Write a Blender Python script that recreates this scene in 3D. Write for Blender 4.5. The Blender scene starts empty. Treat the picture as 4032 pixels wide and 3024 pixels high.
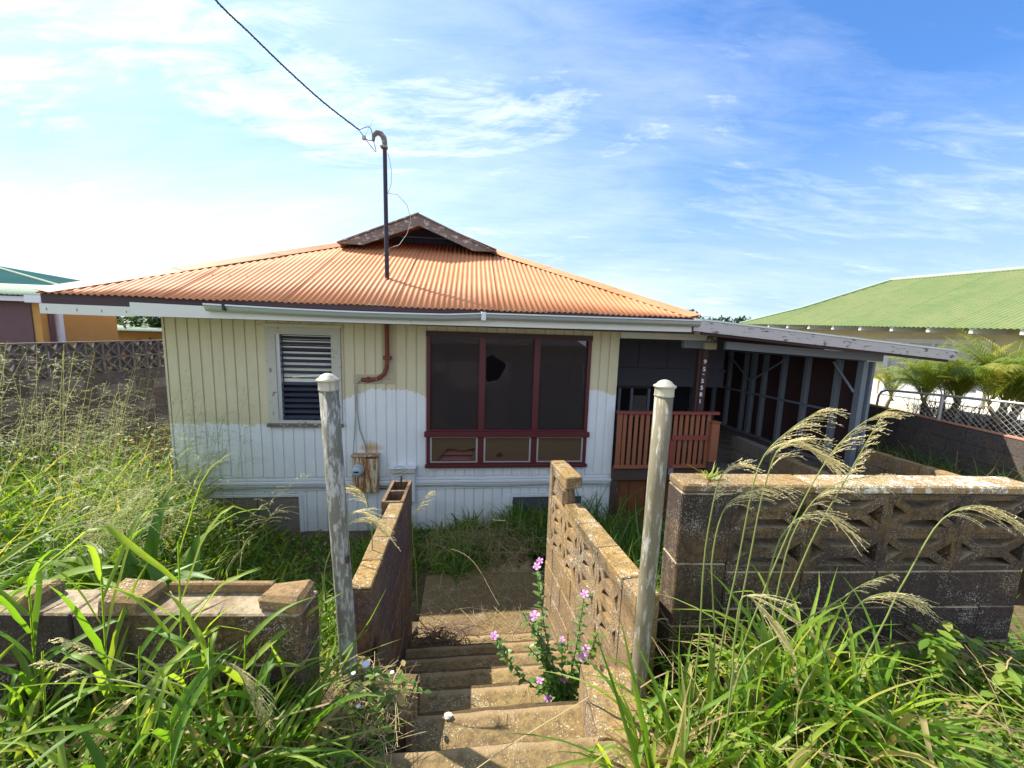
import bpy, bmesh, math, random
import numpy as np
from mathutils import Vector, Matrix
from mathutils.geometry import tessellate_polygon
random.seed(7); rng = np.random.default_rng(7)
S = bpy.context.scene
C = S.collection
R = math.radians

# ------------------------------------------------------------------ camera
cam = bpy.data.objects.new('camera', bpy.data.cameras.new('camera'))
C.objects.link(cam); S.camera = cam
cam.data.sensor_width = 36; cam.data.lens = 13.52
cam.data.clip_start = 0.05; cam.data.clip_end = 3000
cam.location = (0, 0, 1.53)
cam.rotation_euler = (Matrix.Rotation(R(90 - 7.4), 3, 'X') @ Matrix.Rotation(R(1.8), 3, 'Z')).to_euler()

# ------------------------------------------------------------------ light
SUN_EL, SUN_AZ = 48.5, -65.0                       # azimuth from +Y, negative = towards -X
sd = Vector((math.sin(R(SUN_AZ)) * math.cos(R(SUN_EL)), math.cos(R(SUN_AZ)) * math.cos(R(SUN_EL)), math.sin(R(SUN_EL))))
sun = bpy.data.objects.new('sun', bpy.data.lights.new('sun', 'SUN'))
C.objects.link(sun)
sun.data.energy = 3.1; sun.data.angle = R(0.5); sun.data.color = (1.0, 0.94, 0.82)
sun.rotation_euler = sd.to_track_quat('Z', 'Y').to_euler(); sun.location = (-20, 10, 20)

S.view_settings.view_transform = 'Standard'; S.view_settings.look = 'None'
S.view_settings.exposure = 1.7; S.view_settings.gamma = 1; S.view_settings.use_curve_mapping = False
S.cycles.max_bounces = 6; S.cycles.transparent_max_bounces = 12; S.cycles.transmission_bounces = 4
S.cycles.diffuse_bounces = 3; S.cycles.glossy_bounces = 3

class NT:
    """tiny node-tree helper"""
    def __init__(s, tree): s.t = tree; s.n = tree.nodes; s.l = tree.links
    def new(s, typ, **k):
        n = s.n.new(typ)
        for a, b in k.items():
            if a.startswith('i_'):
                key = a[2:]; key = int(key) if key.isdigit() else key.replace('_', ' ')
                s.put(n.inputs[key], b)
            else: setattr(n, a, b)
        return n
    def put(s, sock, v):
        if hasattr(v, 'is_output'): s.l.new(v, sock)
        else:
            if isinstance(v, (tuple, list)) and len(v) == 3 and sock.type == 'RGBA': v = (*v, 1)
            sock.default_value = v
    def math(s, op, a, b=0.0, c=None, clamp=False):
        n = s.n.new('ShaderNodeMath'); n.operation = op; n.use_clamp = clamp
        s.put(n.inputs[0], a); s.put(n.inputs[1], b)
        if c is not None: s.put(n.inputs[2], c)
        return n.outputs[0]
    def mix(s, f, a, b, blend='MIX'):
        n = s.n.new('ShaderNodeMix'); n.data_type = 'RGBA'; n.blend_type = blend
        s.put(n.inputs[0], f); s.put(n.inputs[6], a); s.put(n.inputs[7], b)
        return n.outputs[2]
    def ramp(s, f, *stops):
        n = s.n.new('ShaderNodeValToRGB'); e = n.color_ramp.elements
        while len(e) < len(stops): e.new(0.5)
        for k, (p, c) in zip(e, stops):
            k.position = p; k.color = (c, c, c, 1) if isinstance(c, (int, float)) else (*c, 1)
        s.put(n.inputs[0], f); return n.outputs[0]
    def noise(s, vec, scale, detail=4, rough=.55, dist=0.0, out=0):
        n = s.n.new('ShaderNodeTexNoise')
        if vec is not None: s.l.new(vec, n.inputs['Vector'])
        n.inputs['Scale'].default_value = scale; n.inputs['Detail'].default_value = detail
        n.inputs['Roughness'].default_value = rough; n.inputs['Distortion'].default_value = dist
        return n.outputs[out]
    def mapping(s, vec, scale=(1, 1, 1), rot=(0, 0, 0), loc=(0, 0, 0)):
        n = s.n.new('ShaderNodeMapping'); s.l.new(vec, n.inputs[0])
        n.inputs['Scale'].default_value = scale; n.inputs['Rotation'].default_value = rot; n.inputs['Location'].default_value = loc
        return n.outputs[0]

# world: Nishita sky with thin cirrus
W = bpy.data.worlds.new('World'); S.world = W; W.use_nodes = True
w = NT(W.node_tree); w.n.clear()
sky = w.new('ShaderNodeTexSky', sky_type='NISHITA', sun_disc=False, sun_elevation=R(SUN_EL), sun_rotation=R(SUN_AZ),
            altitude=200, air_density=1.0, dust_density=0.6, ozone_density=3.2)
tc = w.new('ShaderNodeTexCoord')
sep = w.new('ShaderNodeSeparateXYZ'); w.l.new(tc.outputs['Generated'], sep.inputs[0])
zz = w.math('MAXIMUM', sep.outputs[2], 0.0)
den = w.math('ADD', zz, 0.16)
comb = w.new('ShaderNodeCombineXYZ')
w.put(comb.inputs[0], w.math('DIVIDE', sep.outputs[0], den)); w.put(comb.inputs[1], w.math('DIVIDE', sep.outputs[1], den))
P = comb.outputs[0]
wisp = w.noise(w.mapping(P, (0.50, 1.0, 1), (0, 0, R(18)), (0.9, 4.1, 0)), 1.5, 12, .62, .9)
veil = w.noise(w.mapping(P, (0.40, 0.8, 1), (0, 0, R(15)), (4.3, 1.0, 0)), 0.9, 7, .58, .5)
fine = w.noise(w.mapping(P, (1.0, 3.4, 1), (0, 0, R(20)), (1.0, 5.0, 0)), 3.2, 12, .70, .6)
side = w.math('ADD', w.math('MULTIPLY', sep.outputs[0], -0.26), w.math('MULTIPLY_ADD', sep.outputs[1], -0.15, 0.13))  # more cloud at left; unseen veil behind the camera added to brighten the facade
low = w.ramp(zz, (0.0, 0.26), (0.30, 0.0))
fn = w.math('MULTIPLY', w.math('SUBTRACT', fine, 0.5), 0.5)
m1 = w.math('ADD', w.math('ADD', wisp, w.math('MULTIPLY', side, .5)), fn)
c1 = w.ramp(m1, (0.40, 0.0), (0.54, 0.22), (0.76, 0.92))
c2 = w.ramp(w.math('ADD', w.math('ADD', veil, side), w.math('ADD', low, w.math('MULTIPLY', fn, .5))), (0.36, 0.04), (0.98, 0.86))
cl = w.math('MAXIMUM', c1, c2, clamp=True)
sk = w.mix(1.0, sky.outputs[0], (0.27, 0.55, 0.82), 'MULTIPLY')
sk = w.mix(w.ramp(zz, (0.0, .9), (.18, .62), (.42, 0.0)), sk, (1.95, 2.45, 3.15))
col = w.mix(cl, sk, (4.0, 4.35, 4.65))
bg = w.new('ShaderNodeBackground'); w.put(bg.inputs[0], col); bg.inputs[1].default_value = 0.10
out = w.new('ShaderNodeOutputWorld'); w.l.new(bg.outputs[0], out.inputs[0])

# ------------------------------------------------------------------ materials
MATS = {}
def mat(name):
    m = bpy.data.materials.new(name); m.use_nodes = True; MATS[name] = m
    t = NT(m.node_tree); b = t.n['Principled BSDF']; return m, t, b
def pos(t, obj=False):
    n = t.n.new('ShaderNodeTexCoord') if obj else t.n.new('ShaderNodeNewGeometry')
    return n.outputs['Object' if obj else 'Position']
def bump(t, b, h, strength=.4, dist=.01):
    n = t.new('ShaderNodeBump'); t.put(n.inputs['Height'], h)
    n.inputs['Strength'].default_value = strength; n.inputs['Distance'].default_value = dist
    t.l.new(n.outputs[0], b.inputs['Normal'])
def objrand(t):
    return t.n.new('ShaderNodeObjectInfo').outputs['Random']

def concrete(name, base, ochre, dark, lichen, top_ochre=.6, lich=.62, speck=.58, edge=False, top=None):
    m, t, b = mat(name); p = pos(t)
    n1 = t.noise(p, 6, 6, .6); n2 = t.noise(p, 38, 5, .7); n3 = t.noise(p, 140, 3, .7); n4 = t.noise(p, 2.1, 4); n5 = t.noise(p, 9, 5, .65)
    g = t.n.new('ShaderNodeNewGeometry'); sp = t.new('ShaderNodeSeparateXYZ'); t.l.new(g.outputs['Normal'], sp.inputs[0])
    up = t.math('MAXIMUM', sp.outputs[2], 0.0)
    c = t.mix(t.ramp(n1, (.35, 0.0), (.68, 1.0)), base, dark)
    oc = t.math('MULTIPLY', t.ramp(t.math('ADD', n4, t.math('MULTIPLY', up, .16)), (.46, 0.0), (.62, 1.0)), top_ochre)
    c = t.mix(oc, c, ochre)
    c = t.mix(t.ramp(n2, (.44, 0.0), (.60, .75)), c, tuple(x * .42 for x in base))
    c = t.mix(t.ramp(t.math('ADD', n3, t.math('MULTIPLY', t.math('SUBTRACT', n1, .5), .5)), (speck, 0.0), (speck + .05, .9)), c, lichen)
    c = t.mix(t.ramp(t.math('ADD', t.math('MULTIPLY', t.math('SUBTRACT', n2, .5), 1.1), t.math('MULTIPLY_ADD', t.math('SUBTRACT', n5, .5), .9, .5)), (lich, 0.0), (lich + .05, .9)), c, lichen)
    c = t.mix(t.math('MULTIPLY', objrand(t), .42), c, dark)
    if edge:
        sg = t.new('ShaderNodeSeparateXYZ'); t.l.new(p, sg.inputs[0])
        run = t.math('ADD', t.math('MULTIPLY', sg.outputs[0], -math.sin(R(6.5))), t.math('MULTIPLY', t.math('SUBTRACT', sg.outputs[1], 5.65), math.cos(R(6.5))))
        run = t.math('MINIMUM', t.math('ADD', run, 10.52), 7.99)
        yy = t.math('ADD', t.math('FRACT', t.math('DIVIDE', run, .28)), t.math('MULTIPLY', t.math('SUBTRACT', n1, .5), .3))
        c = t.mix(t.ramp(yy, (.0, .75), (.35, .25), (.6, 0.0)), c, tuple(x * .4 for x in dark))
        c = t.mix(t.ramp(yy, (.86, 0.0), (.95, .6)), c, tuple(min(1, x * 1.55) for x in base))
    if top: c = t.mix(t.math('MULTIPLY', t.math('GREATER_THAN', up, .6), t.ramp(t.math('ADD', t.math('MULTIPLY', n1, .5), t.math('MULTIPLY', n2, .5)), (.40, .15), (.56, .9))), c, top)  # up-facing tops painted paler, sunlight put into the colour
    # thin run-off streaks
    st = t.noise(t.mapping(p, (14, 14, 1.2)), 1.0, 5, .6)
    c = t.mix(t.ramp(st, (.56, 0.0), (.70, .45)), c, tuple(x * .35 for x in base))
    t.put(b.inputs['Base Color'], c); b.inputs['Roughness'].default_value = .93
    b.inputs['Specular IOR Level'].default_value = .25
    bump(t, b, t.math('ADD', t.math('MULTIPLY', n2, .6), t.math('MULTIPLY', n3, .5)), .8, .008)
    return m
M_conc = concrete('weathered_concrete', (.31, .215, .125), (.40, .235, .06), (.15, .10, .06), (.66, .60, .46), .5, .70, .59)
M_concl = concrete('shade_purple_concrete', (.155, .105, .09), (.36, .22, .065), (.09, .06, .06), (.42, .36, .30), .55, .74, .62)  # darker purplish copy, shade of the left stair wall put into its colour
M_concw = concrete('lichened_shade_concrete', (.085, .062, .048), (.34, .21, .06), (.042, .032, .028), (.46, .42, .35), .45, .72, .60, False, (.42, .34, .23))  # base darkened for the shaded fronts, tops painted pale as if sunlit
M_conctop = concrete('ochre_wall_top', (.28, .195, .10), (.38, .235, .065), (.15, .10, .055), (.72, .68, .56), .75, .66, .585)
M_conc_gray = concrete('grey_concrete', (.19, .17, .165), (.24, .20, .14), (.12, .10, .10), (.34, .32, .30), .35, .74, .64)
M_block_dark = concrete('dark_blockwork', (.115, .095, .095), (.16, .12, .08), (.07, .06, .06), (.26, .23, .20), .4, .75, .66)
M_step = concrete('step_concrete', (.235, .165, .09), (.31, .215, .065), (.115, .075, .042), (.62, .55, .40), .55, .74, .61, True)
M_capw = concrete('lichen_white_cap', (.38, .26, .13), (.40, .26, .08), (.24, .16, .08), (.80, .79, .72), .4, .56, .57)

M_road = concrete('pale_street_concrete', (.34, .32, .29), (.36, .33, .27), (.24, .23, .21), (.45, .43, .40), .3, .75, .66)
# house siding: tan above, fresh white roller paint below with a ragged edge
m, t, b = mat('siding_paint'); p = pos(t)
sp = t.new('ShaderNodeSeparateXYZ'); t.l.new(p, sp.inputs[0])
# along-facade coordinate
ss = t.math('ADD', t.math('MULTIPLY', sp.outputs[0], math.cos(R(6.5))), t.math('MULTIPLY', t.math('SUBTRACT', sp.outputs[1], 5.65), math.sin(R(6.5))))
mr = t.new('ShaderNodeMapRange'); t.put(mr.inputs[0], ss); mr.inputs[1].default_value = -4.7; mr.inputs[2].default_value = 1.7
mr.inputs[3].default_value = 0; mr.inputs[4].default_value = 1
edge = t.ramp(mr.outputs[0], (0.0, .25), (.20, .245), (.34, .235), (.348, .36), (.42, .42), (.50, .418), (.545, .38), (.80, .40), (.93, .435), (.98, .405), (1.0, .40))
ez = t.math('MULTIPLY_ADD', edge, 3.0, -.57)
rag = t.math('MULTIPLY', t.math('SUBTRACT', t.noise(t.mapping(p, (30, 30, 4)), 1, 4), .5), .16)
isw = t.math('GREATER_THAN', t.math('ADD', ez, rag), sp.outputs[2])
n1 = t.noise(p, 3.2, 5); n2 = t.noise(t.mapping(p, (22, 22, 1.5)), 1, 5, .6)
tan = t.mix(t.ramp(n1, (.3, 0.0), (.7, 1.0)), (.70, .63, .44), (.64, .57, .385))
wht = t.mix(t.ramp(n1, (.3, 0.0), (.7, 1.0)), (.84, .85, .88), (.78, .80, .84))
c = t.mix(isw, tan, wht)
c = t.mix(t.ramp(n2, (.56, 0.0), (.78, .30)), c, (.42, .41, .38))
splash = t.ramp(t.math('ADD', t.math('MULTIPLY', n1, .35), t.math('MULTIPLY', sp.outputs[2], -.55)), (.72, 0.0), (.98, .35))
c = t.mix(splash, c, (.34, .32, .22))
# rust bleeding above the meter box
rx = t.math('ABSOLUTE', t.math('ADD', ss, 2.03)); rz = t.math('ABSOLUTE', t.math('ADD', sp.outputs[2], .17))
rr = t.math('ADD', t.math('MULTIPLY', rx, 3.2), t.math('MULTIPLY', rz, 5.0))
c = t.mix(t.ramp(t.math('ADD', rr, t.math('MULTIPLY', n2, .6)), (.45, .85), (1.1, 0.0)), c, (.52, .30, .05))
t.put(b.inputs['Base Color'], c); b.inputs['Roughness'].default_value = .62
bump(t, b, t.noise(t.mapping(p, (60, 60, 8)), 1, 4), .25, .003)
M_siding = m

def wood(name, a, bcol, peel=None, amt=.55, rough=.75, scale=(3, 3, 30), axis_obj=False):
    m, t, b = mat(name); p = pos(t, axis_obj)
    g = t.noise(t.mapping(p, scale), 1.6, 6, .65, .4); n = t.noise(p, 9, 6, .65); r_ = objrand(t)
    c = t.mix(g, a, bcol)
    c = t.mix(t.math('MULTIPLY', r_, .35), c, bcol)
    if peel is not None:
        c = t.mix(t.ramp(t.math('ADD', t.math('MULTIPLY', g, .55), t.math('MULTIPLY', n, .5)), (amt, 0.0), (amt + .03, 1.0)), c, peel)
    t.put(b.inputs['Base Color'], c); b.inputs['Roughness'].default_value = rough
    bump(t, b, t.math('ADD', g, n), .5, .004); return m
M_white = wood('white_trim_paint', (.78, .79, .82), (.70, .71, .74), (.50, .49, .46), .66)
M_fascia = wood('fascia_cream_paint', (.72, .72, .66), (.66, .66, .60), (.42, .38, .32), .72)
M_oldwhite = wood('peeling_white_paint', (.62, .60, .54), (.50, .48, .42), (.20, .17, .13), .60, scale=(9, 9, 14))
M_cpf = wood('peeling_fascia', (.56, .53, .52), (.44, .40, .40), (.14, .12, .13), .585, scale=(5, 5, 26))
M_rake = wood('weathered_dark_board', (.27, .22, .19), (.09, .075, .07), (.44, .40, .37), .56, scale=(6, 6, 16))
M_darkwood = wood('dark_brown_board', (.085, .05, .055), (.05, .03, .035), (.22, .16, .14), .70)
M_red = wood('maroon_trim_paint', (.13, .016, .022), (.085, .012, .018), (.24, .06, .05), .74, .5)
M_porch = wood('orange_brown_paint', (.36, .13, .06), (.26, .085, .045), (.15, .06, .05), .66)
M_porchred = wood('dull_red_paint', (.30, .06, .045), (.22, .045, .04), (.14, .06, .05), .66)
M_porchfloor = wood('brown_floor_beam', (.10, .06, .05), (.06, .04, .035))
M_stud = wood('grey_painted_stud', (.22, .25, .30), (.17, .195, .24), (.20, .18, .18), .68)
M_ply = wood('red_brown_ply', (.07, .028, .03), (.04, .018, .022), (.05, .03, .03), .7)
M_wply = wood('weathered_plywood', (.27, .225, .19), (.20, .165, .145), (.12, .10, .09), .62, scale=(3, 3, 22))
M_lattice = wood('rusty_brown_skirt', (.24, .085, .03), (.15, .05, .02), (.10, .04, .02), .62, scale=(20, 20, 2))
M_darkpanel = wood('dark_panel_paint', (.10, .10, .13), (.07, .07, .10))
M_tanpost = wood('tan_post', (.52, .46, .33), (.44, .37, .25), (.2, .15, .1), .66)

def corr(name, a, bc, dirt, rough=.5, rnd=.5, spec=.3):
    m, t, b = mat(name); p = pos(t)
    n = t.noise(p, 1.3, 5, .6); n2 = t.noise(t.mapping(p, (9, 2, 2)), 2, 6, .6); r_ = objrand(t)
    c = t.mix(t.ramp(n, (.35, 0.0), (.65, 1.0)), a, bc)
    c = t.mix(t.math('MULTIPLY', r_, rnd), c, bc)
    c = t.mix(t.ramp(n2, (.50, 0.0), (.72, .7)), c, dirt)
    n3 = t.noise(p, 22, 4, .7); c = t.mix(t.ramp(n3, (.62, 0.0), (.72, .55)), c, tuple(x * .55 for x in bc))
    t.put(b.inputs['Base Color'], c); b.inputs['Roughness'].default_value = rough
    b.inputs['Specular IOR Level'].default_value = spec
    bump(t, b, t.noise(p, 60, 4), .12, .003); return m
M_roof = corr('orange_roof_paint', (.64, .275, .13), (.58, .22, .085), (.50, .23, .12), .62)
M_hip = corr('orange_flashing', (.68, .36, .21), (.62, .25, .10), (.55, .24, .14), .6)
M_groof = corr('green_roof_paint', (.13, .18, .06), (.18, .205, .08), (.07, .16, .055), .6)
M_teal = corr('teal_roof_paint', (.012, .085, .085), (.01, .065, .07), (.02, .06, .06), .95, .5, .03)
M_pale = corr('pale_green_roof', (.36, .43, .33), (.32, .39, .29), (.26, .31, .23), .9, .5, .08)

def metal(name, a, bc, spot, rough=.5, metallic=.6, amt=.56, sc=(40, 40, 5)):
    m, t, b = mat(name); p = pos(t)
    n = t.noise(t.mapping(p, sc), 1, 7, .7, .3); n2 = t.noise(p, 14, 6, .65)
    c = t.mix(n2, a, bc)
    c = t.mix(t.ramp(n, (amt - .05, 0.0), (amt + .05, 1.0)), c, spot)
    t.put(b.inputs['Base Color'], c); b.inputs['Roughness'].default_value = rough; b.inputs['Metallic'].default_value = metallic
    bump(t, b, n, .15, .002); return m
M_galv = metal('mottled_galvanised_paint', (.20, .19, .145), (.12, .11, .08), (.40, .405, .37), .8, .0, .535, (45, 45, 12))
M_galv2 = metal('yellowed_galvanised_paint', (.22, .19, .12), (.12, .105, .065), (.40, .39, .34), .8, .0, .57, (50, 50, 9))
M_cap = metal('cap_metal', (.50, .48, .38), (.38, .36, .28), (.28, .24, .17), .5, .25, .60)
M_gutter = metal('aluminium_gutter', (.60, .64, .68), (.52, .56, .60), (.38, .38, .38), .35, .55, .66, (3, 3, 20))
M_pipe = metal('dark_steel_mast', (.035, .030, .04), (.025, .022, .033), (.09, .035, .025), .45, .4, .62)
M_rust = metal('rusted_conduit', (.26, .06, .035), (.16, .045, .035), (.55, .42, .35), .75, .1, .66, (25, 25, 12))
M_rustbox = metal('rusted_box', (.60, .52, .38), (.66, .60, .47), (.34, .12, .025), .75, .1, .485, (26, 26, 4))
M_whbox = metal('white_metal_box', (.74, .76, .80), (.70, .72, .76), (.55, .55, .55), .5, .1, .70)
M_rebar = metal('rust_rebar', (.07, .04, .03), (.05, .03, .03), (.12, .05, .03), .8, .2)
M_cable = metal('dark_cable', (.02, .045, .05), (.015, .03, .035), (.03, .05, .05), .6, 0)
M_wire = metal('grey_wire', (.38, .36, .34), (.28, .26, .25), (.45, .44, .42), .6, 0)
M_fence = metal('galvanised_fence', (.50, .52, .54), (.42, .43, .45), (.30, .16, .10), .45, .4, .64)

def plain(name, c, rough=.7, var=.12, sc=8, metallic=0, spec=.4):
    m, t, b = mat(name); p = pos(t); n = t.noise(p, sc, 5, .6)
    t.put(b.inputs['Base Color'], t.mix(n, tuple(min(1, x * (1 + var)) for x in c), tuple(x * (1 - var) for x in c)))
    b.inputs['Roughness'].default_value = rough; b.inputs['Metallic'].default_value = metallic; b.inputs['Specular IOR Level'].default_value = spec
    bump(t, b, n, .15, .003); return m
M_dark = plain('dark_interior', (.018, .017, .024), .9)
M_navy = plain('navy_mesh', (.025, .032, .06), .8)
M_louver = plain('grey_louver', (.07, .08, .12), .3)
M_blind = plain('cream_blind', (.80, .79, .74), .6)
M_tanscr = plain('tan_torn_screen', (.105, .065, .034), .8, .2, 20)
M_redslat = plain('brown_red_slat', (.16, .055, .045), .6)
M_alu = plain('aluminium_frame', (.52, .53, .56), .4, .1, 8, .4)
M_num = plain('white_number', (.85, .85, .85), .5)
M_orangewall = plain('orange_render', (.55, .30, .085), .85)
M_brownwall = plain('brown_render', (.14, .085, .09), .85)
M_ivory = plain('ivory_siding', (.76, .68, .46), .7)
M_brightwall = plain('bright_white_wall', (.86, .84, .76), .8)
M_curtain = plain('grey_curtain', (.55, .57, .60), .8, .2, 30)
M_redcoat = plain('red_wall_coping', (.42, .20, .13), .85)
M_rubble = plain('white_rubble', (.78, .74, .64), .9)
M_soil = concrete('bare_soil', (.16, .115, .07), (.20, .15, .07), (.10, .07, .045), (.30, .26, .18), .4, .75, .68)

m, t, b = mat('dark_window_glass'); b.inputs['Base Color'].default_value = (.022, .017, .018, 1); b.inputs['Roughness'].default_value = .06
b.inputs['Specular IOR Level'].default_value = .75; M_glass = m
fr0 = t.new('ShaderNodeFresnel'); fr0.inputs[0].default_value = 1.6; gl = t.new('ShaderNodeBsdfGlossy'); gl.inputs['Roughness'].default_value = .03; gl.inputs[0].default_value = (.85, .78, .82, 1)
tr = t.new('ShaderNodeBsdfTransparent', i_0=(.62, .56, .60)); mx = t.new('ShaderNodeMixShader'); t.l.new(t.math('MULTIPLY', fr0.outputs[0], 1.6), mx.inputs[0])
t.l.new(tr.outputs[0], mx.inputs[1]); t.l.new(gl.outputs[0], mx.inputs[2]); t.l.new(mx.outputs[0], t.n['Material Output'].inputs[0])
m, t, b = mat('insect_screen')
b.inputs['Base Color'].default_value = (.06, .048, .05, 1); b.inputs['Roughness'].default_value = .7; b.inputs['Specular IOR Level'].default_value = .12
tr = t.new('ShaderNodeBsdfTransparent'); mx = t.new('ShaderNodeMixShader'); mx.inputs[0].default_value = .42
t.l.new(tr.outputs[0], mx.inputs[1]); t.l.new(b.outputs[0], mx.inputs[2]); t.l.new(mx.outputs[0], t.n['Material Output'].inputs[0]); M_screen = m
m, t, b = mat('meter_glass'); b.inputs['Base Color'].default_value = (.45, .52, .58, 1); b.inputs['Roughness'].default_value = .12; M_mglass = m

def leafm(name, c0, c1, c2, trans=.42, rough=.42, spec=.5, tcol=None):
    """leaf blade: hue by the blade's own tint attribute, paler dry base, light through the blade"""
    m, t, b = mat(name); a = t.new('ShaderNodeAttribute', attribute_name='tint')
    c = t.ramp(a.outputs['Fac'], (0.0, c0), (.5, c1), (.86, c2), (1.0, (.45, .36, .16)))
    n = t.noise(pos(t), 30, 3)
    c = t.mix(t.math('MULTIPLY', n, .35), c, c0)
    t.put(b.inputs['Base Color'], c); b.inputs['Roughness'].default_value = rough; b.inputs['Specular IOR Level'].default_value = spec
    tl = t.new('ShaderNodeBsdfTranslucent')
    t.put(tl.inputs[0], t.mix(1.0, c, tcol or (1.9, 1.75, .75), 'MULTIPLY'))
    mx = t.new('ShaderNodeMixShader'); mx.inputs[0].default_value = trans
    t.l.new(b.outputs[0], mx.inputs[1]); t.l.new(tl.outputs[0], mx.inputs[2]); t.l.new(mx.outputs[0], t.n['Material Output'].inputs[0])
    return m
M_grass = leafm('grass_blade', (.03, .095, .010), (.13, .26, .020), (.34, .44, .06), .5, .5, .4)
M_grassdk = leafm('shaded_grass_blade', (.03, .09, .014), (.10, .21, .026), (.22, .32, .055), .5, .5, .4)  # darker copy of the grass, with shade put into its colours
M_leaf = leafm('broad_leaf', (.03, .085, .014), (.09, .20, .024), (.26, .37, .055), .48, .45, .4)
M_lime = leafm('lime_leaf', (.04, .105, .014), (.12, .23, .026), (.28, .38, .06), .45, .45)
M_peri = leafm('periwinkle_leaf', (.05, .13, .03), (.11, .22, .04), (.30, .38, .10), .4, .4, .5)
M_palm = leafm('palm_leaflet', (.07, .15, .02), (.20, .27, .04), (.42, .40, .09), .45, .35, .6)
M_tree = leafm('tree_leaf', (.016, .045, .012), (.032, .075, .018), (.07, .12, .03), .25, .5)
M_seed = leafm('seed_head', (.72, .66, .40), (.80, .74, .48), (.86, .80, .58), .6, .5, .5, (1.2, 1.15, .95))
M_pan = leafm('panicle_stem', (.28, .34, .11), (.48, .50, .24), (.62, .60, .36), .4, .5, .5, (1.3, 1.2, .8))
M_straw = leafm('dry_straw', (.24, .17, .085), (.36, .27, .13), (.48, .38, .20), .2, .7)
M_twig = leafm('dark_twig', (.07, .045, .03), (.10, .06, .035), (.16, .10, .05), .1, .8)
M_trunk = wood('palm_trunk', (.30, .22, .13), (.16, .12, .08), (.40, .34, .26), .6, scale=(6, 6, 30))
m, t, b = mat('pink_petal'); b.inputs['Base Color'].default_value = (.78, .36, .72, 1); b.inputs['Roughness'].default_value = .6
tl = t.new('ShaderNodeBsdfTranslucent', i_0=(.9, .45, .85)); mx = t.new('ShaderNodeMixShader'); mx.inputs[0].default_value = .35
t.l.new(b.outputs[0], mx.inputs[1]); t.l.new(tl.outputs[0], mx.inputs[2]); t.l.new(mx.outputs[0], t.n['Material Output'].inputs[0]); M_petal = m
M_eye = plain('flower_eye', (.45, .02, .22), .6)
M_whitefl = plain('white_petal', (.82, .82, .80), .6)

# ------------------------------------------------------------------ builders
YAW = R(6.5); H0 = Vector((0, 5.65, 0))
AX = Vector((math.cos(YAW), math.sin(YAW), 0)); NY = Vector((-math.sin(YAW), math.cos(YAW), 0))
def H(s, t, z): return H0 + AX * s + NY * t + Vector((0, 0, z))
class Frame:
    def __init__(f, o, ang): f.o = Vector(o); f.a = ang; f.x = Vector((math.cos(ang), math.sin(ang), 0)); f.y = Vector((-math.sin(ang), math.cos(ang), 0))
    def __call__(f, x, y, z): return f.o + f.x * x + f.y * y + Vector((0, 0, z))
FH = Frame(H0, YAW); FW = Frame((0, 0, 0), 0)

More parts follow.
